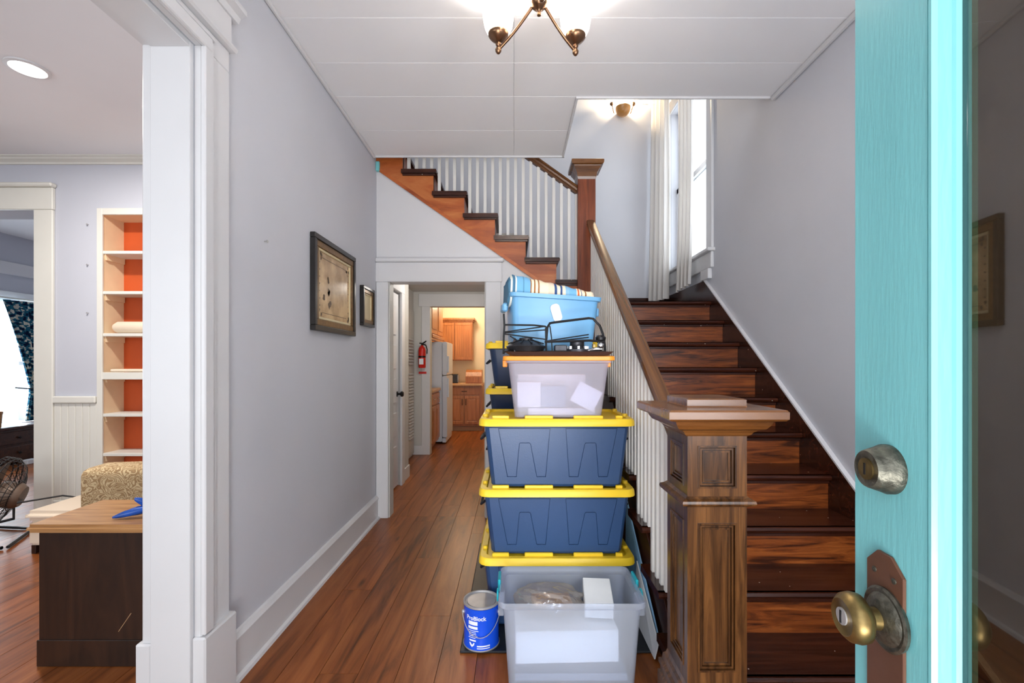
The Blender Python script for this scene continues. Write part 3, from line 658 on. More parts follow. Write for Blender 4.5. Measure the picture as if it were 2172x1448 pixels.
# lock hardware (local x along door, y out of the face)
bm = bmesh.new(); prism(bm, [(.845, .62), (.845, 1.07), (.826, 1.088), (.803, 1.088), (.783, 1.07), (.783, .62)], 'Y', T, T+.004)
pl = finish('escutcheon_plate', bm, 'brown_plate', fd, bevel=.001); tag(pl, 'worn brown metal escutcheon plate')
for px, pz in ((.83, 1.062), (.797, 1.062)):
    bm = bmesh.new(); lathe(bm, [(.0035, T+.003), (.0035, T+.0052), (.001, T+.006)], (px, 0, pz), (0, 1, 0), 10); finish('screw', bm, 'worn_brass', pl, smooth=True)
bm = bmesh.new(); lathe(bm, [(.036, T+.003), (.037, T+.007), (.034, T+.009), (.030, T+.008), (.026, T+.012), (.017, T+.015), (.014, T+.016)], (.809, 0, 1.011), (0, 1, 0), 36); rz_ = finish('rosette', bm, 'worn_brass', fd, smooth=True)
bm = bmesh.new(); lathe(bm, [(.013, T+.012), (.0125, T+.024), (.016, T+.026), (.0275, T+.034), (.029, T+.041), (.0275, T+.049), (.023, T+.054), (.021, T+.0555), (.0195, T+.0545), (.001, T+.0545)], (.809, 0, 1.011), (0, 1, 0), 36); kn = finish('door_knob', bm, 'old_brass', fd, smooth=True, ang=50); tag(kn, 'aged brass door knob with keyhole')
bm = bmesh.new(); lathe(bm, [(.010, T+.053), (.010, T+.0562), (.001, T+.0566)], (.809, 0, 1.012), (0, 1, 0), 20); lkc = finish('keyhole_cylinder', bm, 'steel', kn, smooth=True)
box('key_slot', .8075, .8105, T+.0564, T+.0572, 1.004, 1.019, 'black_metal', kn, bevel=0)
bm = bmesh.new(); lathe(bm, [(.0295, T), (.0295, T+.006), (.028, T+.009), (.023, T+.024), (.0215, T+.0265), (.019, T+.0255), (.001, T+.0255)], (.811, 0, 1.191), (0, 1, 0), 36); db = finish('deadbolt', bm, 'worn_brass', fd, smooth=True, ang=30); tag(db, 'tarnished round deadbolt lock')
bm = bmesh.new(); lathe(bm, [(.013, T+.025), (.013, T+.0275), (.001, T+.028)], (.811, 0, 1.191), (0, 1, 0), 20); finish('lock_cylinder', bm, 'old_brass', db, smooth=True)
box('key_slot', .8095, .8125, T+.0278, T+.0286, 1.184, 1.198, 'black_metal', db, bevel=0)
# ================================================================= CEILING LIGHTS
ch = thing('ceiling_light', 'bronze three-arm ceiling light with opal glass shades', 'ceiling light', (.105, 1.90, 2.680))
C0 = Vector((.105, 1.90, 0))
bm = bmesh.new(); lathe(bm, [(.075, ZC), (.075, ZC-.012), (.06, ZC-.03), (.02, ZC-.04), (.012, ZC-.045)][::-1], C0, (0, 0, 1), 24); finish('canopy', bm, 'bronze', ch, smooth=True)
bm = bmesh.new(); lathe(bm, [(.001, 2.766), (.008, 2.767), (.009, 2.775), (.006, 2.782), (.009, 2.786), (.013, 2.790), (.024, 2.798), (.034, 2.808), (.036, 2.816), (.028, 2.826), (.012, 2.833), (.009, 2.842), (.009, 2.970)], C0, (0, 0, 1), 24); finish('hub', bm, 'bronze', ch, smooth=True)
RC = .196
for i, a in enumerate((32, 152, 270)):
    a = math.radians(a); dx, dy = math.cos(a), math.sin(a)
    e = C0+Vector((dx*RC, dy*RC, 0))
    bm = bmesh.new(); pts = []
    for t in (0, .12, .25, .4, .55, .7, .85, 1):
        r = .03+(RC-.03)*t; z = 2.815-.128*(t**1.0)-.010*math.sin(t*math.pi); pts.append(C0+Vector((dx*r, dy*r, z)))
    tube(bm, pts, .0065, 10); finish('arm', bm, 'bronze', ch, smooth=True)
    bm = bmesh.new(); lathe(bm, [(.001, 2.668), (.006, 2.670), (.0125, 2.679), (.0138, 2.688), (.010, 2.696), (.007, 2.702), (.012, 2.708), (.012, 2.714), (.010, 2.717), (.017, 2.722), (.032, 2.733), (.040, 2.742), (.044, 2.748), (.044, 2.762)], e, (0, 0, 1), 24); cup = finish('fitter_cup', bm, 'bronze', ch, smooth=True, ang=60)
    bm = bmesh.new(); lathe(bm, [(.040, 2.750), (.050, 2.764), (.060, 2.786), (.066, 2.818), (.069, 2.852), (.072, 2.878), (.076, 2.898), (.073, 2.898), (.069, 2.878), (.066, 2.852), (.062, 2.818), (.054, 2.788), (.040, 2.766), (.026, 2.756)], e, (0, 0, 1), 28); finish('glass_shade', bm, 'opal_glass', ch, smooth=True, ang=60)
    bm = bmesh.new(); sphere(bm, (e.x, e.y, 2.80), .018, 12, (1, 1, 1)); finish('bulb_socket', bm, 'bronze', ch, smooth=True)
    point('ceiling_lamp', (e.x, e.y, 2.825), 8, (1, .95, .89), .03)
# wall sconce on the back wall
sx, sz = 1.19, 4.11
sc = thing('wall_sconce', 'small brass wall sconce with half bowl shade above the landing', 'wall lamp', (sx, YB, sz-.12))
bm = bmesh.new(); lathe(bm, [(.05, 0), (.05, .01), (.035, .018), (.01, .02)], (sx, YB, sz), (0, -1, 0), 20); finish('backplate', bm, 'old_brass', sc, smooth=True)
bm = bmesh.new(); tube(bm, [(sx-.115, YB-.07, sz+.03), (sx+.115, YB-.07, sz+.03)], .012, 12); finish('glass_rod', bm, 'lamp_glow', sc, smooth=True)
for s_ in (-1, 1):
    bm = bmesh.new(); sphere(bm, (sx+s_*.12, YB-.07, sz+.035), .022, 12); tube(bm, [(sx+s_*.12, YB-.07, sz+.03), (sx+s_*.09, YB-.05, sz-.06)], .006, 8); finish('knob', bm, 'bronze', sc, smooth=True)
bm = bmesh.new(); lathe(bm, [(.001, -.095), (.04, -.088), (.068, -.065), (.080, -.03), (.082, 0), (.078, 0), (.076, -.03), (.064, -.062), (.038, -.083), (.001, -.09)], (sx, YB-.085, sz-.01), (0, 0, 1), 24); finish('bowl_shade', bm, 'amber_glass', sc, smooth=True, ang=60)
point('sconce_lamp', (sx, YB-.085, sz+.075), 15, (1, .78, .48), .02)
# recessed light in living room ceiling
rl = thing('recessed_light', 'round white recessed light in the living room ceiling', 'recessed light', (-2.84, 2.66, 3.02))
bm = bmesh.new(); lathe(bm, [(.10, 3.04), (.10, 3.032), (.082, 3.028), (.080, 3.039)], (-2.84, 2.66, 0), (0, 0, 1), 28); finish('trim_ring', bm, 'white_trim', rl, smooth=True)
bm = bmesh.new(); lathe(bm, [(.08, 3.0395), (.08, 3.0385), (.001, 3.0384)], (-2.84, 2.66, 0), (0, 0, 1), 28); finish('lens', bm, 'can_light_glow', rl, smooth=True)
area('recessed_lamp', (-2.84, 2.66, 3.02), (0, 0, 0), .15, .15, 26, (1, .95, .88))
point('kitchen_fill', (-.9, 8.3, 2.45), 20, (1, .84, .62), .1)  # warm fill for the kitchen, added without any fixture
point('passage_fill', (-.7, 5.0, 2.2), 7, (1, .95, .88), .08)  # added fill under the passage ceiling to lift its brightness, no fitting there
# ================================================================= STORAGE STACK
mt = box('floor_tray', -.245, .648, 2.06, 3.30, .001, .012, 'black_rubber', bevel=.004); tag(mt, 'flat black tray on the floor under the stacked totes', 'tray')
def tote(label, cx, yf, zb, zl, w=.775, d=.515, group=None, ribs=True, m='navy_plastic'):
    """lidded tote: tapered body zb..zl, yellow lid above"""
    cy = yf+d/2
    t = thing('storage_tote', label, 'storage tote', (cx, cy, zb), group=group)
    bw0, bw1, bd0, bd1 = w*.845, w*.927, d*.79, d*.89
    bm = bmesh.new()
    h = zl-zb
    loft(bm, [rrect(cx, cy, bw0-.02, bd0-.02, .03, zb), rrect(cx, cy, bw0, bd0, .035, zb+.012), rrect(cx, cy, bw1, bd1, .04, zl-.004), rrect(cx, cy, bw1+.02, bd1+.02, .045, zl-.002), rrect(cx, cy, bw1+.02, bd1+.02, .045, zl+.01)])
    body = finish('body', bm, m, t, smooth=True)
    if ribs:
        def front(u, v):     # u across, v 0..1 up the front face
            ww = bw0+(bw1-bw0)*v; dd = bd0+(bd1-bd0)*v
            return Vector((cx+u*ww/2, cy-dd/2-.001, zb+.012+(h-.016)*v))
        def P2(u, v):
            p = front(u, v); return (p.x-cx, p.z)
        def yfront(z): v = (z-zb-.012)/(h-.016); return cy-(bd0+(bd1-bd0)*v)/2
        def offset(poly, d):
            n = len(poly); out = []
            for i in range(n):
                a, b, c = Vector(poly[i-1]), Vector(poly[i]), Vector(poly[(i+1) % n])
                n1 = Vector(((b-a).y, -(b-a).x)).normalized(); n2 = Vector(((c-b).y, -(c-b).x)).normalized()
                m_ = (n1+n2).normalized(); out.append(tuple(b+m_*(d/max(.35, m_.dot(n1)))))
            return out
        W2 = []
        for u0 in (-.80, .12):
            out = [(0, .97), (.06, .15), (.17, .15), (.235, .71), (.25, .735), (.37, .735), (.385, .71), (.45, .15), (.56, .15), (.62, .97)]
            W2.append([P2(u0+a*1.12, b) for a, b in out])
        def plate(name, loops, par):
            bm = bmesh.new()
            for lp in loops:
                vs = [bm.verts.new((cx+a, yfront(b)-.006, b)) for a, b in lp]
                for i in range(len(vs)): bm.edges.new((vs[i], vs[(i+1) % len(vs)]))
            bmesh.ops.triangle_fill(bm, edges=bm.edges[:], use_beauty=True)
            r = bmesh.ops.extrude_face_region(bm, geom=bm.faces[:])
            bmesh.ops.translate(bm, verts=[v for v in r['geom'] if isinstance(v, bmesh.types.BMVert)], vec=(0, .0062, 0))
            return finish(name, bm, 'navy_plastic', par)
        for w_ in W2: plate('rib_panel', [w_], body)
        plate('front_plate', [[P2(-.93, .015), P2(.93, .015), P2(.93, .985), P2(-.93, .985)]] + [offset(w_, .0032) for w_ in W2], body)
    for s in (-1, 1):
        bm = bmesh.new(); xs = cx+s*(bw1/2+.004)
        tube(bm, [(xs, cy-.07, zl-.07), (xs+s*.022, cy-.06, zl-.09), (xs+s*.022, cy+.06, zl-.09), (xs, cy+.07, zl-.07)], .007, 8); finish('handle', bm, 'black_plastic', body, smooth=True)
    bm = bmesh.new()
    loft(bm, [rrect(cx, cy, w-.016, d-.016, .05, zl), rrect(cx, cy, w, d, .056, zl+.002), rrect(cx, cy, w-.004, d-.004, .055, zl+.026), rrect(cx, cy, w-.018, d-.018, .05, zl+.036), rrect(cx, cy, w-.075, d-.075, .035, zl+.036), rrect(cx, cy, w-.085, d-.085, .032, zl+.024), rrect(cx, cy, w-.3, d-.25, .03, zl+.026)])
    lid = finish('lid', bm, 'yellow_plastic', t, smooth=True)
    y0 = cy-d/2+.018
    for a, b in ((-.375, -.245), (-.165, -.02), (.085, .235), (.30, .375)):
        if a < -.3: a = -.33
        box('lid_ridge', cx+a*w/.8, cx+min(b, .335)*w/.8, y0+.016, y0+.034, zl+.03, zl+.050, 'yellow_plastic', lid, bevel=.003)
    for sx_ in (-1, 1):
        for yy in (-.12, .12):
            bm = bmesh.new(); lathe(bm, [(.014, zl+.034), (.013, zl+.048), (.008, zl+.05), (.001, zl+.05)], (cx+sx_*(w/2-.028), cy+yy, 0), (0, 0, 1), 10); finish('lid_stud', bm, 'yellow_plastic', lid, smooth=True)
    return t
TX, TY = .213, 2.21
TG = 'navy totes with yellow lids in the front stack'
tote('navy tote with yellow lid at the bottom of the front stack', TX, TY, .013, .328, group=TG)
tote('navy tote with yellow lid in the middle of the front stack', TX, TY, .366, .662, group=TG)
tote('navy tote with yellow lid on top of the front stack, carrying the cloudy bin', TX, TY, .700, 1.006, group=TG)
RG = 'shallower totes of the rear stack'
for i, lab in enumerate(('lowest shallow tote of the rear stack behind the front totes', 'second shallow tote up in the rear stack', 'middle shallow tote of the rear stack', 'shallow dark tote with yellow lid second from top of rear stack', 'topmost shallow tote with yellow lid in the rear stack by the doorway')):
    tote(lab, .185, 2.78, .2806*i+(.013 if i == 0 else .039), .2806*(i+1), w=.725, group=RG, ribs=False, m='dark_navy_plastic')
# ---- cloudy bin with orange lid on the front stack
BX, BY = .222, 2.415
cb = thing('clear_bin', 'cloudy clear bin with orange lid on top of the front stack', 'storage bin', (BX, BY, 1.045))
def shell(bm, cx, cy, prof, r, t=.004):
    """open container: prof = (w, d, z) outer from bottom up"""
    out = [rrect(cx, cy, w, d, r, z) for w, d, z in prof]
    inn = [rrect(cx, cy, w-2*t, d-2*t, max(r-t, .004), z+(t if i == 0 else 0)) for i, (w, d, z) in enumerate(prof)][::-1]
    loft(bm, out+inn)
bm = bmesh.new(); shell(bm, BX, BY, [(.435, .30, 1.045), (.50, .355, 1.315), (.525, .375, 1.318), (.525, .375, 1.332)], .03); finish('body', bm, 'cloudy_bin', cb, smooth=True)
bm = bmesh.new(); loft(bm, [rrect(BX, BY, .548, .39, .035, 1.328), rrect(BX, BY, .555, .396, .035, 1.331), rrect(BX, BY, .552, .394, .035, 1.348), rrect(BX, BY, .54, .38, .03, 1.352)]); finish('lid', bm, 'orange_plastic', cb, smooth=True)
for s in (-1, 1):
    bm = bmesh.new(); quadbox(bm, BX+s*.268-.012, BX+s*.268+.012, BY-.06, BY+.06, 1.295, 1.332); finish('latch', bm, 'orange_plastic', cb, bevel=.004)
def tilted(name, size, loc, rot, m, label, cat, bevel=.003):
    bm = bmesh.new(); a, b, c = size; quadbox(bm, -a/2, a/2, -b/2, b/2, 0, c)
    if bevel: bmesh.ops.bevel(bm, geom=bm.edges[:], offset=bevel, segments=1, affect='EDGES')
    bmesh.ops.transform(bm, matrix=Matrix.Translation(loc) @ Matrix.Rotation(rot[2], 4, 'Z') @ Matrix.Rotation(rot[1], 4, 'Y') @ Matrix.Rotation(rot[0], 4, 'X'), verts=bm.verts)
    o = finish(name, bm, m); return tag(o, label, cat)
tilted('white_carton', (.36, .10, .20), (BX-.02, BY+.06, 1.056), (0, 0, 0), 'white_card', 'large white carton standing in the cloudy bin', 'carton')
tilted('white_carton', (.34, .10, .035), (BX+.02, BY-.06, 1.052), (0, 0, 0), 'white_card', 'low white box lying at the front of the cloudy bin', 'carton')
tilted('folded_cloth', (.13, .06, .11), (BX-.02, BY-.06, 1.09), (0, 0, 0), 'grey_card', 'blue grey folded cloth in the cloudy bin', 'cloth')
tilted('white_card', (.13, .010, .11), (BX+.115, BY-.135, 1.10), (0, math.radians(28), 0), 'white_card', 'tilted white card leaning in the cloudy bin', 'card')
tilted('white_carton', (.12, .07, .13), (BX-.145, BY-.06, 1.09), (0, 0, 0), 'white_card', 'small white box in the left of the cloudy bin', 'carton')
# ---- brown tray with black burner rack
tray = thing('serving_tray', 'dark brown shallow tray on the orange lid', 'tray', (BX, 2.33, 1.353))
bm = bmesh.new(); shell(bm, BX, 2.28, [(.48, .15, 1.353), (.53, .17, 1.372)], .02, .006); finish('dish', bm, 'brown_tray', tray, smooth=True)
bm = bmesh.new(); prism(bm, [(BX-.262, 1.368), (BX-.245, 1.368), (BX-.215, 1.405), (BX-.212, 1.44), (BX-.222, 1.44), (BX-.232, 1.41)], 'Y', 2.26, 2.30); finish('end_grip', bm, 'brown_tray', tray)
rk = thing('wire_rack', 'black wire rack with two raised bars in front of the blue tub', 'wire rack', (BX, 2.27, 1.36))
def wire(name, pts, r, parent, m='black_metal', n=8):
    bm = bmesh.new(); tube(bm, pts, r, n); return finish(name, bm, m, parent, smooth=True)
q = lambda px, py, y=2.25: (((px-1090)*y/965), y, CAMZ+(768-py)*y/965)
def wires(name, pl, r, y=2.25, par=None): wire(name, [q(a, b, y) for a, b in pl], r, par or rk)
xz = lambda x, z, y=2.25: (x, y, z)
wire('bar', [xz(-.045, 1.505), xz(.10, 1.503), xz(.155, 1.497), xz(.165, 1.49)], .0045, rk)
wire('bar', [xz(.16, 1.43), xz(.165, 1.49), xz(.178, 1.513), xz(.20, 1.517), xz(.37, 1.538), xz(.392, 1.535), xz(.425, 1.50), xz(.44, 1.46), xz(.45, 1.40), xz(.452, 1.365)], .006, rk)
wire('leg', [xz(-.05, 1.56), xz(-.047, 1.50), xz(-.05, 1.45), xz(-.052, 1.36)], .005, rk)
wire('leg', [xz(.158, 1.49), xz(.160, 1.36)], .005, rk)
wire('leg', [xz(.178, 1.50), xz(.186, 1.44), xz(.190, 1.365)], .003, rk)
for a, b in (((-.045, 1.47), (.155, 1.497)), ((-.05, 1.465), (.157, 1.48)), ((-.05, 1.46), (.16, 1.433)), ((.16, 1.425), (.37, 1.457)), ((.165, 1.42), (.37, 1.443)), ((-.02, 1.45), (.03, 1.42))):
    wire('cross_wire', [xz(*a), xz(*b)], .003, rk)
wire('rail', [xz(.15, 1.42, 2.22), xz(.37, 1.426, 2.22), xz(.44, 1.42, 2.22)], .006, rk)
wire('base_bar', [xz(-.05, 1.372, 2.23), xz(.45, 1.372, 2.23)], .005, rk)
dp = thing('burner_plate', 'round dark metal burner dish in the left of the brown tray', 'burner', (.07, 2.31, 1.362))
bm = bmesh.new(); lathe(bm, [(.04, 1.364), (.085, 1.375), (.10, 1.398), (.07, 1.418), (.035, 1.428), (.033, 1.44), (.014, 1.444), (.001, 1.444)], (.06, 2.27, 0), (0, 0, 1), 28); finish('dish', bm, 'dark_metal', dp, smooth=True)
for i in range(10):
    a = i*math.pi/5; wire('spoke', [(.06+.03*math.cos(a), 2.27+.03*math.sin(a), 1.432), (.06+.09*math.cos(a), 2.27+.09*math.sin(a), 1.412)], .003, dp, 'black_metal', 6)
for k in range(4):
    box('cooling_fin', .0+.022*k, .008+.022*k, 2.205, 2.222, 1.366, 1.400, 'dark_metal', dp, bevel=.001)
gb = thing('gas_burner', 'dark metal gas burner with silver valve in the right of the brown tray', 'burner', (.33, 2.28, 1.366))
bm = bmesh.new(); lathe(bm, [(.05, 1.366), (.06, 1.372), (.06, 1.384), (.035, 1.39), (.033, 1.398), (.036, 1.402), (.036, 1.424), (.030, 1.43), (.001, 1.43)], (.315, 2.27, 0), (0, 0, 1), 24); finish('burner_head', bm, 'dark_metal', gb, smooth=True)
for i in range(8):
    a = i*math.pi/4; box('burner_tooth', .315+.052*math.cos(a)-.006, .315+.052*math.cos(a)+.006, 2.27+.052*math.sin(a)-.006, 2.27+.052*math.sin(a)+.006, 1.383, 1.400, 'steel', gb, bevel=.001)
bm = bmesh.new(); tube(bm, [(.36, 2.25, 1.375), (.40, 2.23, 1.385), (.43, 2.23, 1.385)], .009, 10); lathe(bm, [(.012, 0), (.016, .006), (.016, .02), (.008, .03)], (.425, 2.23, 1.39), (0, 0, 1), 14); finish('valve', bm, 'chrome', gb, smooth=True)
bm = bmesh.new(); lathe(bm, [(.010, 0), (.024, .004), (.026, .016), (.018, .026), (.001, .028)], (.425, 2.232, 1.425), (0, 0, 1), 14); finish('valve_knob', bm, 'black_metal', gb, smooth=True)
box('burner_block', .20, .262, 2.235, 2.29, 1.366, 1.405, 'dark_metal', gb, bevel=.004)
box('brass_fitting', .385, .40, 2.225, 2.245, 1.392, 1.41, 'old_brass', gb, bevel=.002)
# ---- blue tub with folded blanket
UX, UY = .195, 2.515
ub = thing('blue_tub', 'sky blue plastic tub holding the striped blanket', 'storage tub', (UX, UY, 1.366), rz=math.radians(9), local=True)
ub.rotation_euler = (0, math.radians(2.2), math.radians(9))
bm = bmesh.new(); shell(bm, 0, 0, [(.43, .22, 0), (.47, .25, .285), (.495, .275, .288), (.50, .28, .308)], .035, .005); finish('body', bm, 'blue_plastic', ub, smooth=True)
bm = bmesh.new(); quadbox(bm, -.275, -.245, -.05, .05, .215, .262); finish('handle', bm, 'blue_plastic', ub, bevel=.008)
bm = bmesh.new(); quadbox(bm, .245, .262, -.05, .05, .215, .262); finish('handle', bm, 'blue_plastic', ub, bevel=.006)
bm = bmesh.new()
M = Matrix.Translation((0, -.1265, .215)) @ Matrix.Rotation(math.radians(6.3), 4, 'X') @ Matrix.Rotation(math.radians(-20), 4, 'Y')
loft(bm, [[M @ Vector((a, -.002, b)) for a, b, _ in rrect(0, 0, .05, .092, .02, 0)], [M @ Vector((a, .003, b)) for a, b, _ in rrect(0, 0, .05, .092, .02, 0)]]); lb = finish('paper_label', bm, 'white_card', ub); tag(lb, 'rounded white paper label')
bl = bmesh.new()
rings = []
for i in range(37):
    u = i/36; x = -.245+.475*u
    e0 = max(0, (.07-u)/.07); e1 = max(0, (u-.96)/.04)
    hgt = (.175-.075*u)*(1-.22*e0**2)*(1-.4*e1**2)
    w = .225*(1-.18*e0**2)
    rings.append([(x+.004*math.sin(k*1.7), w/2*math.copysign(abs(math.cos(2*math.pi*k/24))**.55, math.cos(2*math.pi*k/24))+.003*math.sin(i*2.1+k), hgt/2+hgt/2*math.copysign(abs(math.sin(2*math.pi*k/24))**.6, math.sin(2*math.pi*k/24))+.003*math.sin(i*1.1+k*.9)) for k in range(24)])
loft(bl, rings)
bk_ = finish('striped_blanket', bl, 'blanket_stripes', smooth=True, ang=60, origin=(0, 0, 0)); bk_.location = (UX, UY, 1.61); bk_.rotation_euler = ub.rotation_euler
tag(bk_, 'rolled blue, cream and navy striped blanket in the blue tub', 'blanket')
# ---- open clear bin at the front
OX, OY = .234, 1.965
ob = thing('clear_bin', 'open clear bin with teal latches in front of the totes', 'storage bin', (OX, OY, 0))
bm = bmesh.new(); shell(bm, OX, OY, [(.50, .27, .001), (.51, .28, .01), (.555, .305, .335), (.575, .325, .338), (.588, .335, .345), (.588, .335, .365)], .03, .004); finish('body', bm, 'clear_bin', ob, smooth=True)
for s in (-1, 1):
    bm = bmesh.new(); quadbox(bm, OX+s*.297-.006, OX+s*.297+.006, OY-.01, OY+.08, .335, .385); finish('latch', bm, 'teal_plastic', ob, bevel=.004)
    bm = bmesh.new(); tube(bm, [(OX+s*.302, OY-.045+.022*math.cos(t*math.pi/6), .34+.022*math.sin(t*math.pi/6)) for t in range(12)], .004, 8, closed=True); finish('latch_ring', bm, 'teal_plastic', ob, smooth=True)
    box('grip', OX+s*.286-.012, OX+s*.286+.012, OY-.12, OY-.03, .29, .345, 'clear_bin', ob, bevel=.004)
tilted('white_carton', (.42, .2, .13), (OX-.02, OY-.02, .10), (0, 0, math.radians(2)), 'white_card', 'large flat white box low in the open clear bin', 'carton')
tilted('paper_stack', (.12, .16, .07), (OX+.13, OY+.02, .265), (math.radians(14), 0, math.radians(-5)), 'white_board', 'off-white card stack near the rim of the open bin', 'card stack')
tilted('white_sheet', (.46, .22, .03), (OX, OY, .02), (0, 0, 0), 'grey_card', 'pale grey folder at the bottom of the open bin', 'folder')
def lump(name, c, r, m, label, cat, seed=1, n=18, amp=.18):
    bm = bmesh.new(); rnd = random.Random(seed)
    bmesh.ops.create_icosphere(bm, subdivisions=4, radius=1)
    ph = [(rnd.uniform(2, 7), rnd.uniform(2, 7), rnd.uniform(2, 7), rnd.random()*6) for _ in range(6)]
    for v in bm.verts:
        s = sum(abs(math.sin(a*v.co.x+b*v.co.y+cc*v.co.z+d)) for a, b, cc, d in ph)/6
        f = 1+amp*(s-.6)*2
        v.co = Vector((v.co.x*r[0]*f+c[0], v.co.y*r[1]*f+c[1], v.co.z*r[2]*f+c[2]))
    return tag(finish(name, bm, m, smooth=True, ang=25), label, cat)
lump('plastic_bag', (OX-.085, OY+.02, .29), (.15, .10, .055), 'clear_bag', 'crumpled clear plastic bag of papers in the open bin', 'plastic bag', 3)
mat('kraft', (176, 138, 100), .7, vary=.25, vscale=30)
tilted('paper_bundle', (.17, .09, .03), (OX-.07, OY+.02, .262), (.05, .03, .1), 'kraft', 'brown paper bundle inside the clear plastic bag', 'paper', .004)
# ---- paint can
PX, PY = -.152, 2.135
pc = thing('paint_can', 'blue gallon paint can with wire bail beside the open bin', 'paint can', (PX, PY, .013))
bm = bmesh.new(); lathe(bm, [(.078, .013), (.082, .014), (.083, .018), (.081, .024), (.081, .194), (.082, .199)], (PX, PY, 0), (0, 0, 1), 40); finish('can_body', bm, 'can_blue', pc, smooth=True)
bm = bmesh.new(); lathe(bm, [(.0815, .200), (.085, .203), (.085, .211), (.081, .2125), (.077, .211), (.075, .203), (.068, .2025), (.066, .206), (.001, .206)], (PX, PY, 0), (0, 0, 1), 40); finish('lid', bm, 'steel', pc, smooth=True)
bm = bmesh.new(); lathe(bm, [(.082, .013), (.0845, .013), (.0845, .0175), (.082, .019)], (PX, PY, 0), (0, 0, 1), 40); finish('bottom_rim', bm, 'steel', pc, smooth=True)
pts = []
for k in range(17):
    t = k/16; a = math.radians(195+150*t)
    pts.append((PX+.090*math.cos(a), PY+.090*math.sin(a), .165-.085*math.sin(math.pi*t)-.0))
bm = bmesh.new(); tube(bm, pts, .0017, 6); finish('bail_handle', bm, 'steel', pc, smooth=True)
for p in (pts[0], pts[-1]):
    bm = bmesh.new(); sphere(bm, (PX+(p[0]-PX)*.94, PY+(p[1]-PY)*.94, p[2]), .009, 10); finish('bail_ear', bm, 'steel', pc, smooth=True)
def wrap(bm, cxp, cyp, r, a0):
    for v in bm.verts:
        a = a0 + v.co.x/r
        v.co = Vector((cxp+(r+v.co.y)*math.sin(a), cyp-(r+v.co.y)*math.cos(a), v.co.z))
def text_mesh(s, size):
    cu = bpy.data.curves.new('lettering', 'FONT'); cu.body = s; cu.size = size; cu.offset = size*.022; cu.resolution_u = 3
    o = bpy.data.objects.new('lettering', cu); COL.objects.link(o)
    bpy.context.view_layer.update()
    me = bpy.data.meshes.new_from_object(o.evaluated_get(bpy.context.evaluated_depsgraph_get()))
    bpy.data.objects.remove(o); bm = bmesh.new(); bm.from_mesh(me); bpy.data.meshes.remove(me)
    bmesh.ops.subdivide_edges(bm, edges=[e for e in bm.edges if e.calc_length() > size*.15], cuts=2)
    return bm
bm = text_mesh('ProBlock', .026)
for v in bm.verts: v.co = Vector((v.co.x-.070, .0006, v.co.y+.152))
wrap(bm, PX, PY, .081, 0); finish('lettering', bm, 'print_white', pc)
def strip(x0, x1, z0, z1, m='print_white'):
    bm = bmesh.new(); n = 8
    va = [bm.verts.new((x0+(x1-x0)*i/n, .0006, z0)) for i in range(n+1)]; vb = [bm.verts.new((x0+(x1-x0)*i/n, .0006, z1)) for i in range(n+1)]
    for i in range(n): bm.faces.new((va[i], va[i+1], vb[i+1], vb[i]))
    wrap(bm, PX, PY, .081, 0); return finish('printed_line', bm, m, pc)
strip(-.058, -.012, .130, .147); strip(-.060, -.012, .112, .124)
for i, (a, b) in enumerate(((-.062, -.008), (-.060, -.02), (-.056, -.018), (-.055, -.012), (-.058, -.022))): strip(a, b, .103-.008*i, .106-.008*i)
strip(-.054, -.020, .057, .064)
strip(-.015, .045, .034, .040); strip(-.015, .045, .025, .029)
bm = bmesh.new(); vs = [bm.verts.new(p) for p in ((-.054, .0006, .050), (-.026, .0006, .050), (-.030, .0006, .038), (-.040, .0006, .030), (-.050, .0006, .038))]; bm.faces.new(vs); wrap(bm, PX, PY, .081, 0); finish('printed_shield', bm, 'print_white', pc)
# ---- boards leaning between the totes and the stairs
def slab(name, p, thick, m, label, cat):
    bm = bmesh.new(); a = [Vector(v) for v in p]; n = (a[1]-a[0]).cross(a[3]-a[0]).normalized()*thick
    loft(bm, [a, [v+n for v in a]]); return tag(finish(name, bm, m, bevel=.001), label, cat)
slab('blue_board', [(.640, 2.06, .014), (.640, 2.60, .014), (.652, 2.62, .54), (.652, 2.05, .10)], -.007, 'blue_board', 'pale blue board leaning between the totes and the stair side', 'board')
slab('white_board', [(.622, 2.0, .014), (.622, 2.34, .014), (.636, 2.34, .30), (.636, 1.99, .09)], -.006, 'white_board', 'white foam board leaning against the blue board', 'board')
# ================================================================= PICTURES ON THE LEFT WALL
def picture(label, y0, y1, z0, z1, fw, paper, ornaments):
    t = thing('picture_frame', label, 'picture', (XL, (y0+y1)/2, z0))
    def ring(name, o, i, x0, x1, m):
        return boxes(name, [(x0, x1, y0+o, y1-o, z0+o, z0+i), (x0, x1, y0+o, y1-o, z1-i, z1-o), (x0, x1, y0+o, y0+i, z0+i, z1-i), (x0, x1, y1-i, y1-o, z0+i, z1-i)], m, t, .003)
    ring('outer_frame', 0, fw*.45, XL+.002, XL+.034, 'frame_black'); ring('inner_frame', fw*.45, fw, XL+.004, XL+.026, 'frame_gold'); ring('slip', fw, fw*1.22, XL+.004, XL+.021, 'frame_light')
    box('backing', XL+.001, XL+.006, y0+.01, y1-.01, z0+.01, z1-.01, 'frame_black', t, bevel=0)
    pr = box('print', XL+.008, XL+.0135, y0+fw*1.1, y1-fw*1.1, z0+fw*1.1, z1-fw*1.1, paper, t, bevel=0)
    return t, pr
pt, pr = picture('large black and gilt framed old tan print on the left wall', 2.60, 3.27, 1.505, 2.068, .07, 'old_print', True)
mat('ink', (92, 70, 48), .6)
rnd = random.Random(5)
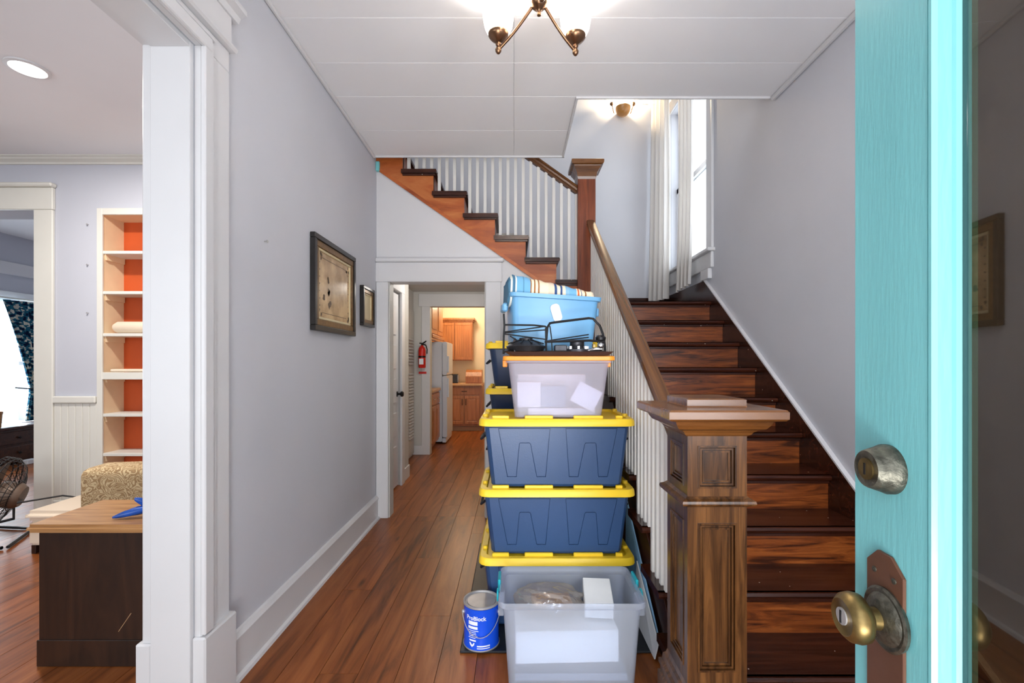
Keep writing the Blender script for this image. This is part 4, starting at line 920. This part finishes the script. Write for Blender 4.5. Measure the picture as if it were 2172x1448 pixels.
def ink(y, z, r):
    bm = bmesh.new(); n = 9; vs = []
    for k in range(n):
        a = 2*math.pi*k/n; rr = r*rnd.uniform(.5, 1.2); vs.append(bm.verts.new((XL+.0139, y+rr*math.cos(a), z+rr*math.sin(a))))
    bm.faces.new(vs); finish('ink_ornament', bm, 'ink', pr)
for (yy, zz_) in ((2.71, 1.96), (3.16, 1.96), (2.71, 1.615), (3.16, 1.615)):
    for _ in range(4): ink(yy+rnd.uniform(-.025, .025), zz_+rnd.uniform(-.022, .022), .012)
for k in range(7):
    ink(2.705, 1.66+.043*k, .006); ink(3.165, 1.66+.043*k, .006)
for a, b in ((1.948, 1.951), (1.618, 1.621)):
    box('ink_line', XL+.0134, XL+.0139, 2.74, 3.13, a, b, 'ink', pr, bevel=0)
for k in range(7): ink(2.82+rnd.uniform(-.06, .06), 1.75+rnd.uniform(-.09, .12), .02)
picture('small dark framed picture next to the doorway', 3.44, 3.72, 1.60, 1.905, .05, 'frame_light', False)
for i, (yy, zz_) in enumerate(((2.16, 1.895), )):
    pass
def nail(x, y, z, axis, label):
    bm = bmesh.new(); lathe(bm, [(.003, 0), (.003, .012), (.007, .013), (.007, .016), (.001, .017)], (x, y, z), axis, 8); tag(finish('wall_hook', bm, 'steel', smooth=True), label, 'wall hook')
nail(XL, 2.13, 1.885, (1, 0, 0), 'small screw left in the bare left wall')
for z, w_ in ((2.48, 'uppermost'), (2.14, 'middle'), (1.735, 'lowest')): nail(-3.59, YL, z, (0, -1, 0), w_+' of three small screws in lilac wall beside the bookcase')
nail(XR, 3.25, 4.33, (-1, 0, 0), 'small hook high on the stair wall')
nail(1.43, YB, 4.18, (0, -1, 0), 'small dark hook beside the wall sconce')
# ================================================================= CURTAINS AT THE STAIR WINDOW
def curtain(name, label, m, P, z0, z1, folds, amp, nz=14, skew=None, thick=.003):
    """P(u,v)->(x,y) centre line of the cloth for u along the width, v up"""
    bm = bmesh.new(); nu = folds*8; rows = []
    for iz in range(nz+1):
        v = iz/nz; row = []
        for iu in range(nu+1):
            u = iu/nu; x, y, nx, ny = P(u, v)
            w = math.sin(u*folds*2*math.pi+.6*math.sin(v*3))*amp*(1-.25*v)
            zbot = z0+(skew(u) if skew else 0)
            row.append(Vector((x+nx*w, y+ny*w, zbot+(z1-zbot)*v)))
        rows.append(row)
    off = []
    for r in rows: off.append([p+Vector((-thick, thick, 0)) for p in r])
    A = [[bm.verts.new(p) for p in r] for r in rows]; B = [[bm.verts.new(p) for p in r] for r in off]
    for S, flip in ((A, 0), (B, 1)):
        for i in range(nz):
            for k in range(nu):
                f = [S[i][k], S[i][k+1], S[i+1][k+1], S[i+1][k]]
                bm.faces.new(f if not flip else f[::-1])
    for k in range(nu):
        bm.faces.new((A[0][k], B[0][k], B[0][k+1], A[0][k+1])); bm.faces.new((A[nz][k], A[nz][k+1], B[nz][k+1], B[nz][k]))
    for i in range(nz):
        bm.faces.new((A[i][0], A[i+1][0], B[i+1][0], B[i][0])); bm.faces.new((A[i][nu], B[i][nu], B[i+1][nu], A[i+1][nu]))
    return tag(finish(name, bm, m, smooth=True, ang=70), label, 'curtain')
curtain('window_curtain', 'long white curtain panel drawn to the near side of the stair window', 'white_curtain', lambda u, v: (1.545+.02*math.sin(v*2.5)+.03*u, 4.33-.28*u+.0*v, .6, .8), 1.985, 4.12, 4, .042, skew=lambda u: .0+.03*u)
curtain('window_curtain', 'long white curtain panel by the landing corner of the stair window', 'white_curtain', lambda u, v: (1.585-.10*u*(1-v*.3), 4.66+.33*u, .6, .5), 1.975, 4.12, 4, .042)
cr_ = thing('curtain_rod', 'thin black curtain rod across the stair window', 'curtain rod', (1.57, 4.4, 4.12))
bm = bmesh.new(); tube(bm, [(1.57, 3.78, 4.125), (1.57, 5.0, 4.125)], .008, 10); finish('rod', bm, 'black_metal', cr_, smooth=True)
for yy in (3.80, 4.98): box('bracket', 1.57, XR, yy-.008, yy+.008, 4.115, 4.135, 'black_metal', cr_, bevel=.002)
# white plinth at the end of the skirt
struct(box('trim_12', XR-.034, XR, 3.86, 4.02, 2.032, 2.12, 'white_trim', bevel=.004), 'short white base block under the stair window', 'trim')
# ================================================================= KITCHEN AND PASSAGE
fe = thing('fire_extinguisher', 'red fire extinguisher hung on the passage end wall', 'fire extinguisher', (-1.30, 6.44, 1.24))
bm = bmesh.new(); lathe(bm, [(.045, 1.24), (.052, 1.25), (.052, 1.49), (.044, 1.525), (.022, 1.545), (.018, 1.56)], (-1.30, 6.44, 0), (0, 0, 1), 20); finish('cylinder', bm, 'red_enamel', fe, smooth=True)
bm = bmesh.new(); lathe(bm, [(.0528, 1.385), (.0528, 1.41)], (-1.30, 6.44, 0), (0, 0, 1), 20); finish('strap', bm, 'black_metal', fe, smooth=True)
box('label', -1.33, -1.27, 6.386, 6.39, 1.29, 1.37, 'print_white', fe, bevel=0)
bm = bmesh.new(); tube(bm, [(-1.335, 6.44, 1.59), (-1.29, 6.44, 1.585), (-1.24, 6.44, 1.62)], .009, 8); tube(bm, [(-1.30, 6.44, 1.555), (-1.30, 6.44, 1.585)], .014, 8); finish('valve_handle', bm, 'black_metal', fe, smooth=True)
wire('hose', [(-1.285, 6.42, 1.575), (-1.24, 6.41, 1.56), (-1.222, 6.41, 1.50), (-1.225, 6.41, 1.44)], .009, fe, 'black_metal')
struct(box('trim_13', -1.36, -1.25, 6.50, 6.506, 1.155, 1.185, 'red_enamel', bevel=0), 'small red sign under the fire extinguisher', 'sign')['kind'] = 'structure'
fr_ = thing('refrigerator', 'white two-door refrigerator in the kitchen', 'refrigerator', (-1.45, 7.72, 0))
box('body', -1.80, -1.165, 7.37, 8.07, .03, 1.65, 'fridge_white', fr_, bevel=.006)
dr = box('fridge_door', -1.160, -1.085, 7.37, 8.07, .10, 1.10, 'fridge_white', fr_, bevel=.012, seg=2); d2_ = box('freezer_door', -1.160, -1.085, 7.37, 8.07, 1.112, 1.65, 'fridge_white', fr_, bevel=.012, seg=2)
box('handle', -1.085, -1.055, 7.40, 7.43, .75, 1.06, 'fridge_white', dr, bevel=.006); box('handle', -1.085, -1.055, 7.40, 7.43, 1.15, 1.42, 'fridge_white', d2_, bevel=.006)
box('base_grille', -1.16, -1.10, 7.37, 8.07, .02, .09, 'fridge_white', fr_, bevel=.004)
def cab_front(t, x0, x1, z0, z1, y, groove=False):
    d = box('cabinet_door', x0, x1, y-.02, y, z0, z1, 'cabinet_wood', t, bevel=.003)
    m = .055
    boxes('door_frame', [(x0, x1, y-.028, y-.02, z0, z0+m), (x0, x1, y-.028, y-.02, z1-m, z1), (x0, x0+m, y-.028, y-.02, z0+m, z1-m), (x1-m, x1, y-.028, y-.02, z0+m, z1-m)], 'cabinet_wood', d, .003)
    if groove:
        n = 6; w = (x1-x0-2*m)/n
        for k in range(n): box('beadboard_strip', x0+m+w*k+.002, x0+m+w*(k+1)-.002, y-.024, y-.02, z0+m, z1-m, 'cabinet_wood', d, bevel=.0015)
    else: box('raised_panel', x0+m+.015, x1-m-.015, y-.027, y-.02, z0+m+.015, z1-m-.015, 'cabinet_wood', d, bevel=.006)
    return d
bc = thing('base_cabinet', 'wooden kitchen base cabinet with drawer and two doors', 'cabinet', (-.97, 9.05, 0))
box('carcass', -1.34, -.605, 8.72, 9.29, .10, .87, 'cabinet_wood', bc); box('toe_kick', -1.34, -.605, 8.78, 9.29, 0, .10, 'toekick', bc)
dw = box('drawer', -1.24, -.66, 8.70, 8.72, .70, .83, 'cabinet_wood', bc); wire('pull', [(-1.0, 8.69, .765), (-.95, 8.672, .765), (-.90, 8.69, .765)], .006, dw, 'black_metal')
for a, b, hx in ((-1.24, -.955, -.985), (-.945, -.66, -.915)):
    d = cab_front(bc, a, b, .14, .68, 8.72); wire('pull', [(hx, 8.69, .50), (hx, 8.668, .56), (hx, 8.69, .62)], .006, d, 'black_metal')
ct = box('countertop', -1.84, -.605, 8.66, 9.295, .872, .91, 'counter', bevel=.004); tag(ct, 'tan kitchen countertop along the back wall', 'countertop')
uc = thing('wall_cabinet', 'wooden kitchen wall cabinet with beadboard door on back wall', 'cabinet', (-1.12, 9.12, 1.33))
box('carcass', -1.70, -.82, 8.98, 9.29, 1.35, 2.12, 'cabinet_wood', uc)
boxes('crown', [(-1.72, -.80, 8.95, 9.29, 2.12, 2.15), (-1.74, -.77, 8.92, 9.29, 2.15, 2.19)], 'cabinet_wood', uc, .005)
cab_front(uc, -1.16, -.83, 1.37, 2.10, 8.98, True); cab_front(uc, -1.52, -1.18, 1.37, 2.10, 8.98, True)
lb_ = thing('base_cabinet', 'wooden kitchen base cabinet next to the refrigerator', 'cabinet', (-1.5, 7.0, 0))
box('carcass', -1.84, -1.215, 6.66, 7.35, .08, .87, 'cabinet_wood', lb_); box('toe_kick', -1.84, -1.27, 6.66, 7.35, 0, .08, 'toekick', lb_)
for a, b in ((6.68, 7.0), (7.01, 7.33)):
    d = box('cabinet_door', -1.215, -1.195, a, b, .12, .66, 'cabinet_wood', lb_, bevel=.004); box('raised_panel', -1.196, -1.188, a+.06, b-.06, .18, .60, 'cabinet_wood', d, bevel=.005)
    d = box('drawer', -1.215, -1.195, a, b, .68, .84, 'cabinet_wood', lb_, bevel=.004); wire('pull', [(-1.19, a+.1, .76), (-1.17, (a+b)/2, .76), (-1.19, b-.1, .76)], .007, d, 'chrome')
tag(box('countertop', -1.84, -1.18, 6.66, 7.36, .872, .91, 'counter', bevel=.004), 'tan countertop piece next to the refrigerator', 'countertop')
lu = thing('wall_cabinet', 'wooden kitchen wall cabinet over the refrigerator', 'cabinet', (-1.5, 7.4, 1.75))
box('carcass', -1.84, -1.28, 6.9, 8.1, 1.75, 2.45, 'cabinet_wood', lu)
for a, b in ((6.92, 7.5), (7.52, 8.08)):
    d = box('cabinet_door', -1.28, -1.26, a, b, 1.77, 2.42, 'cabinet_wood', lu, bevel=.004); box('raised_panel', -1.261, -1.252, a+.07, b-.07, 1.84, 2.35, 'cabinet_wood', d, bevel=.006)
boxes('valance', [(-1.30, -1.23, 6.9, 8.1, 1.70, 1.75), (-1.30, -1.245, 6.9, 8.1, 1.66, 1.70)], 'cabinet_wood', lu, .006)
ts = thing('toaster', 'small dark toaster on the kitchen counter', 'toaster', (-1.2, 8.95, .91))
box('body', -1.29, -1.08, 8.86, 9.02, .915, 1.085, 'dark_metal', ts, bevel=.02, seg=2); box('front_panel', -1.10, -1.078, 8.87, 9.01, .93, 1.07, 'chrome', ts); box('slot', -1.26, -1.10, 8.92, 8.94, 1.08, 1.087, 'black_metal', ts, bevel=0)
bx_ = thing('bread_box', 'wooden bread box on the kitchen counter', 'bread box', (-.78, 8.9, .91))
bm = bmesh.new(); prism(bm, [(8.75, .911), (9.05, .911), (9.05, 1.17), (8.90, 1.17), (8.80, 1.13), (8.75, 1.05)], 'X', -.93, -.62); finish('body', bm, 'cabinet_wood', bx_, bevel=.003)
box('front_lid', -.915, -.635, 8.742, 8.75, .93, 1.04, 'cabinet_wood', bx_); 
ou = thing('wall_outlet', 'white wall outlet over the kitchen counter', 'outlet', (-.93, 9.29, 1.0)); box('plate', -.965, -.895, 9.292, 9.3, 1.0, 1.115, 'outlet_white', ou); box('socket', -.945, -.915, 9.288, 9.293, 1.02, 1.05, 'outlet_white', ou); box('socket', -.945, -.915, 9.288, 9.293, 1.065, 1.095, 'outlet_white', ou)
# ================================================================= LIVING ROOM
bk = thing('bookcase', 'built-in bookcase with orange back and cream shelves', 'bookcase', (-3.0, 3.94, 0))
BX0, BX1, BYB = -3.466, -2.60, 4.045
boxes('face_frame', [(-3.506, -3.46, YL-.018, YL, 0, 2.615), (-2.60, -2.55, YL-.018, YL, 0, 2.615), (-3.46, -2.60, YL-.018, YL, 2.56, 2.615), (-3.46, -2.60, YL-.018, YL, 1.175, 1.235)], 'cream_trim', bk, .003)
box('back_panel', -3.50, -2.56, BYB, BYB+.02, 0, 2.60, 'orange_paint', bk, bevel=0)
box('side_panel', -3.50, BX0, YL, BYB, 0, 2.60, 'shelf_paint', bk, bevel=0); box('side_panel', BX1, -2.56, YL, BYB, 0, 2.60, 'shelf_paint', bk, bevel=0)
box('top_panel', BX0, BX1, YL, BYB, 2.56, 2.60, 'shelf_paint', bk, bevel=0)
for z in (2.245, 1.905, 1.55, 1.21, .873, .54, .2):
    sh = box('shelf', BX0, BX1, YL-.006, BYB, z-.012, z+.014, 'cream_trim', bk, bevel=.003)
    bm = bmesh.new(); prism(bm, [(YL+.005, z-.012), (BYB-.01, z-.012), (BYB-.01, z-.06), (YL+.02, z-.06)], 'X', BX0, BX0+.018); finish('bracket', bm, 'shelf_paint', sh)
bm = bmesh.new(); pr_ = [(-3.40, .02)] ; tube(bm, [(-3.43, 3.92, 1.615), (-3.40, 3.92, 1.62), (-3.0, 3.92, 1.62)], .05, 16, rad=[.035, .05, .05]); tag(finish('rolled_towel', bm, 'fabric_cream', smooth=True), 'rolled cream cloth lying on a bookcase shelf', 'roll')
tag(box('white_tray', -3.43, -2.8, 3.86, 4.03, 1.237, 1.262, 'fabric_cream', bevel=.008), 'flat cream tray on the middle bookcase ledge', 'tray')
# dark chest with wooden top, nearest in the living room
cs = thing('wooden_chest', 'dark brown chest with light wooden top near the opening', 'chest', (-1.76, 2.18, 0))
box('front_panel', -2.066, -1.42, 1.978, 2.0, .012, .585, 'chest_wood', cs, bevel=.003); box('body', -2.06, -1.43, 2.0, 2.30, .001, .585, 'chest_wood', cs, bevel=.003)
box('base_board', -2.07, -1.415, 1.972, 1.979, .001, .115, 'chest_wood', cs, bevel=.002)
ctp = box('top', -2.098, -1.40, 1.945, 2.325, .586, .622, 'chest_top_wood', cs, bevel=.014, seg=3)
bm = bmesh.new(); prism(bm, [(-1.72, .15), (-1.665, .23), (-1.662, .23), (-1.717, .15)], 'Y', 1.9772, 1.979); finish('scratch', bm, 'kraft', cs)
lump('plastic_bag', (-1.60, 2.16, .69), (.10, .07, .062), 'bag_grey', 'dark grey wrapper lying on the chest top', 'bag', 11, amp=.25)
bg = thing('blue_bag', 'shiny blue plastic wrapper with pointed ends on the chest top', 'wrapper', (-1.66, 2.08, .625))
bm = bmesh.new(); rings = []
for i in range(9):
    t = i/8; c = Vector((-1.78+.17*t, 2.02+.06*t, .632+.035*t)); r = .003+.017*math.sin(math.pi*min(1, t*.9+.04)); rings.append([c+Vector((-.2*r*math.sin(k), r*math.cos(2*math.pi*k/10), r*(.9+.2*math.sin(k*2+i))*math.sin(2*math.pi*k/10))) for k in range(10)])
loft(bm, rings); finish('twist', bm, 'bag_blue', bg, smooth=True, ang=60)
bm = bmesh.new(); rings = []
for i in range(7):
    t = i/6; c = Vector((-1.715+.08*t, 2.06+.03*t, .70-.045*t)); r = .003+.017*math.sin(math.pi*min(1, t*.8+.1)); rings.append([c+Vector((0, .5*r*math.cos(2*math.pi*k/10), r*math.sin(2*math.pi*k/10))) for k in range(10)])
loft(bm, rings); finish('flap', bm, 'bag_blue', bg, smooth=True, ang=60)
# armchair
ac = thing('armchair', 'tan swirl-patterned upholstered armchair behind the chest', 'armchair', (-2.06, 2.95, 0), math.radians(9), local=True)
def cushion(name, x0, x1, y0, y1, z0, z1, r, rot=0):
    bm = bmesh.new(); quadbox(bm, x0, x1, y0, y1, z0, z1)
    bmesh.ops.bevel(bm, geom=bm.edges[:], offset=r, segments=4, affect='EDGES', profile=.5)
    return finish(name, bm, 'upholstery', ac, smooth=True, ang=60)
cushion('backrest', -.53, .42, -.22, .02, .24, .695, .05)
cushion('seat', -.40, .40, -.02, .50, .18, .46, .05)
bm = bmesh.new(); tube(bm, [(.05, -.30, .61), (.05, .46, .61)], .085, 20); quadbox(bm, -.02, .12, -.29, .44, .16, .60); finish('arm', bm, 'upholstery', ac, smooth=True)
cushion('arm', -.53, -.40, .02, .48, .18, .56, .05)
for a in (-.46, .36):
    for b in (-.17, .44):
        bm = bmesh.new(); lathe(bm, [(.018, .001), (.028, .17), (.03, .25)], (a, b, 0), (0, 0, 1), 10); finish('leg', bm, 'chest_wood', ac, smooth=True)
# cream storage ottoman by the wall
ot = thing('ottoman', 'low cream ottoman standing by the wainscot', 'ottoman', (-3.19, 3.32, 0))
bm = bmesh.new(); quadbox(bm, -3.34, -3.02, 3.12, 3.50, .06, .23); finish('body', bm, 'fabric_cream', ot, bevel=.02, seg=2)
bm = bmesh.new(); quadbox(bm, -3.36, -3.00, 3.10, 3.52, .23, .30); finish('cushion', bm, 'fabric_cream', ot, bevel=.03, seg=3)
for a in (-3.31, -3.05):
    for b in (3.15, 3.47): box('foot', a-.015, a+.015, b-.015, b+.015, .001, .06, 'chest_wood', ot)
# floor fan
FX, FY, FZ, FR = -3.90, 3.42, .34, .265
fn = thing('floor_fan', 'black wire floor fan with bronze motor housing by the far doorway', 'fan', (FX, FY, 0))
ax = Vector((-.80, -.42, .30)).normalized(); ua, ub_ = frame_axes(ax); FC = Vector((FX, FY, FZ))
def ringpts(r, h, n=40): return [FC+ax*h+(ua*math.cos(2*math.pi*k/n)+ub_*math.sin(2*math.pi*k/n))*r for k in range(n)]
bm = bmesh.new()
for r, h in ((FR, 0), (FR, -.03), (FR, .03), (FR*.86, -.075), (FR*.65, -.10), (FR*.42, -.115), (FR*.86, .06), (FR*.5, .085)): tube(bm, ringpts(r, h), .004 if r == FR else .0025, 6, closed=True)
finish('cage_rings', bm, 'black_metal', fn, smooth=True)
bm = bmesh.new()
for k in range(36):
    d = ua*math.cos(2*math.pi*k/36)+ub_*math.sin(2*math.pi*k/36)
    tube(bm, [FC+d*FR+ax*.03, FC+d*FR-ax*.03, FC+d*FR*.86-ax*.075, FC+d*FR*.42-ax*.115, FC+d*.03-ax*.12], .002, 5)
finish('cage_wires', bm, 'black_metal', fn, smooth=True)
bm = bmesh.new(); lathe(bm, [(.085, -.02), (.095, -.05), (.095, -.13), (.075, -.16), (.001, -.165)], FC, ax, 24); finish('motor', bm, 'fan_brown', fn, smooth=True)
for k in range(3):
    a = 2*math.pi*k/3; d = ua*math.cos(a)+ub_*math.sin(a); e = ax.cross(d)
    bm = bmesh.new(); pts = [FC+d*.05-e*.03+ax*.01, FC+d*.05+e*.03-ax*.01, FC+d*.23+e*.11-ax*.02, FC+d*.24-e*.06+ax*.02]
    loft(bm, [pts, [p+ax*.003 for p in pts]]); finish('blade', bm, 'fan_brown', fn)
hl = FC+ua*FR*1.05; hr = FC-ua*FR*1.05
if hl.x < hr.x: hl, hr = hr, hl
wire('stand_tube', [hl, hl+Vector((.01, -.01, -.12)), (hl.x+.0, hl.y-.06, .04), (FX+.30, FY-.22, .015), (FX-.2, FY-.36, .015), (FX-.42, FY-.10, .015), (hr.x, hr.y, .06), hr], .012, fn)
wire('stand_foot', [(FX+.32, FY-.20, .014), (FX+.12, FY+.16, .014), (FX-.3, FY+.2, .014)], .011, fn)
bm = bmesh.new(); tube(bm, [FC-ax*.12+Vector((.05, 0, -.03)), (-3.6, 3.3, .30), (-3.42, 3.45, .31), (-3.1, 3.58, .22), (-2.8, 3.62, .19), (-2.5, 3.7, .2), (-2.5, 3.79, .24)], .006, 8); tag(finish('power_cord', bm, 'wire_rubber', smooth=True), 'black power cord running from the floor fan to the wall', 'cord')
# ================================================================= ROOM BEYOND
ds = thing('dresser', 'low dark wooden dresser under the far window', 'dresser', (-6.55, 5.75, 0))
box('body', -6.76, -6.42, 5.0, 6.20, .03, .46, 'dresser_wood', ds); box('top', -6.77, -6.39, 4.97, 6.23, .46, .495, 'dresser_wood', ds, bevel=.006)
for a, b in ((5.04, 5.58), (5.62, 6.16)):
    for z0, z1 in ((.07, .24), (.27, .43)):
        d = box('drawer', -6.42, -6.405, a, b, z0, z1, 'dresser_wood', ds, bevel=.004)
        bm = bmesh.new(); lathe(bm, [(.008, 0), (.008, .012), (.016, .018), (.012, .028), (.001, .03)], (-6.405, (a+b)/2, (z0+z1)/2), (1, 0, 0), 12); finish('knob', bm, 'black_metal', d, smooth=True)
for y_ in (5.03, 6.17):
    for x_ in (-6.73, -6.45): box('foot', x_-.02, x_+.02, y_-.02, y_+.02, .001, .03, 'dresser_wood', ds)
pot = thing('wicker_pot', 'small tan pot on the dresser by the window', 'pot', (-6.55, 5.70, .496))
bm = bmesh.new(); lathe(bm, [(.05, .496), (.055, .5), (.065, .66), (.07, .67), (.07, .70), (.06, .70), (.055, .52), (.001, .515)], (-6.50, 5.70, 0), (0, 0, 1), 20); finish('pot_body', bm, 'chest_top_wood', pot, smooth=True)
tag(box('white_box', -6.34, -6.26, 5.86, 5.98, .001, .06, 'white_card', bevel=.006), 'small white device on the floor in front of the dresser', 'device')
def PS(u, v):
    pinch = 1-.55*math.exp(-((v-.30)/.22)**2)
    return (-6.70, 6.22-.80*u*(.35+.65*v if v > .3 else .55), 1, 0)
curtain('sheer_curtain', 'white sheer curtain swept aside at the far window', 'sheer_curtain', lambda u, v: (-6.71, 6.16-(.78*(max(0, v-.28)/.72)**1.3+.18)*u-.12*max(0, .28-v)*u*3, 1, 0), .52, 2.16, 6, .018)
curtain('patterned_curtain', 'blue floral curtain tied back beside the white sheer', 'floral_curtain', lambda u, v: (-6.63, 6.30-(.06+.34*(max(0, v-.25)/.75)**1.2+.10*max(0, .25-v)*4*.5)*u, 1, 0), .52, 2.14, 4, .025)
tag(wire('curtain_tieback', [(-6.64, 6.32, .98), (-6.585, 6.24, .96), (-6.585, 6.15, .965), (-6.64, 6.06, .98)], .008, None, 'wire_rubber'), 'dark cord tieback on the floral curtain', 'tieback')
cr2 = thing('curtain_rod', 'white curtain rod over the far window', 'curtain rod', (-6.68, 5.9, 2.16)); wire('rod', [(-6.68, 5.2, 2.17), (-6.68, 6.55, 2.17)], .012, cr2, 'cream_trim')
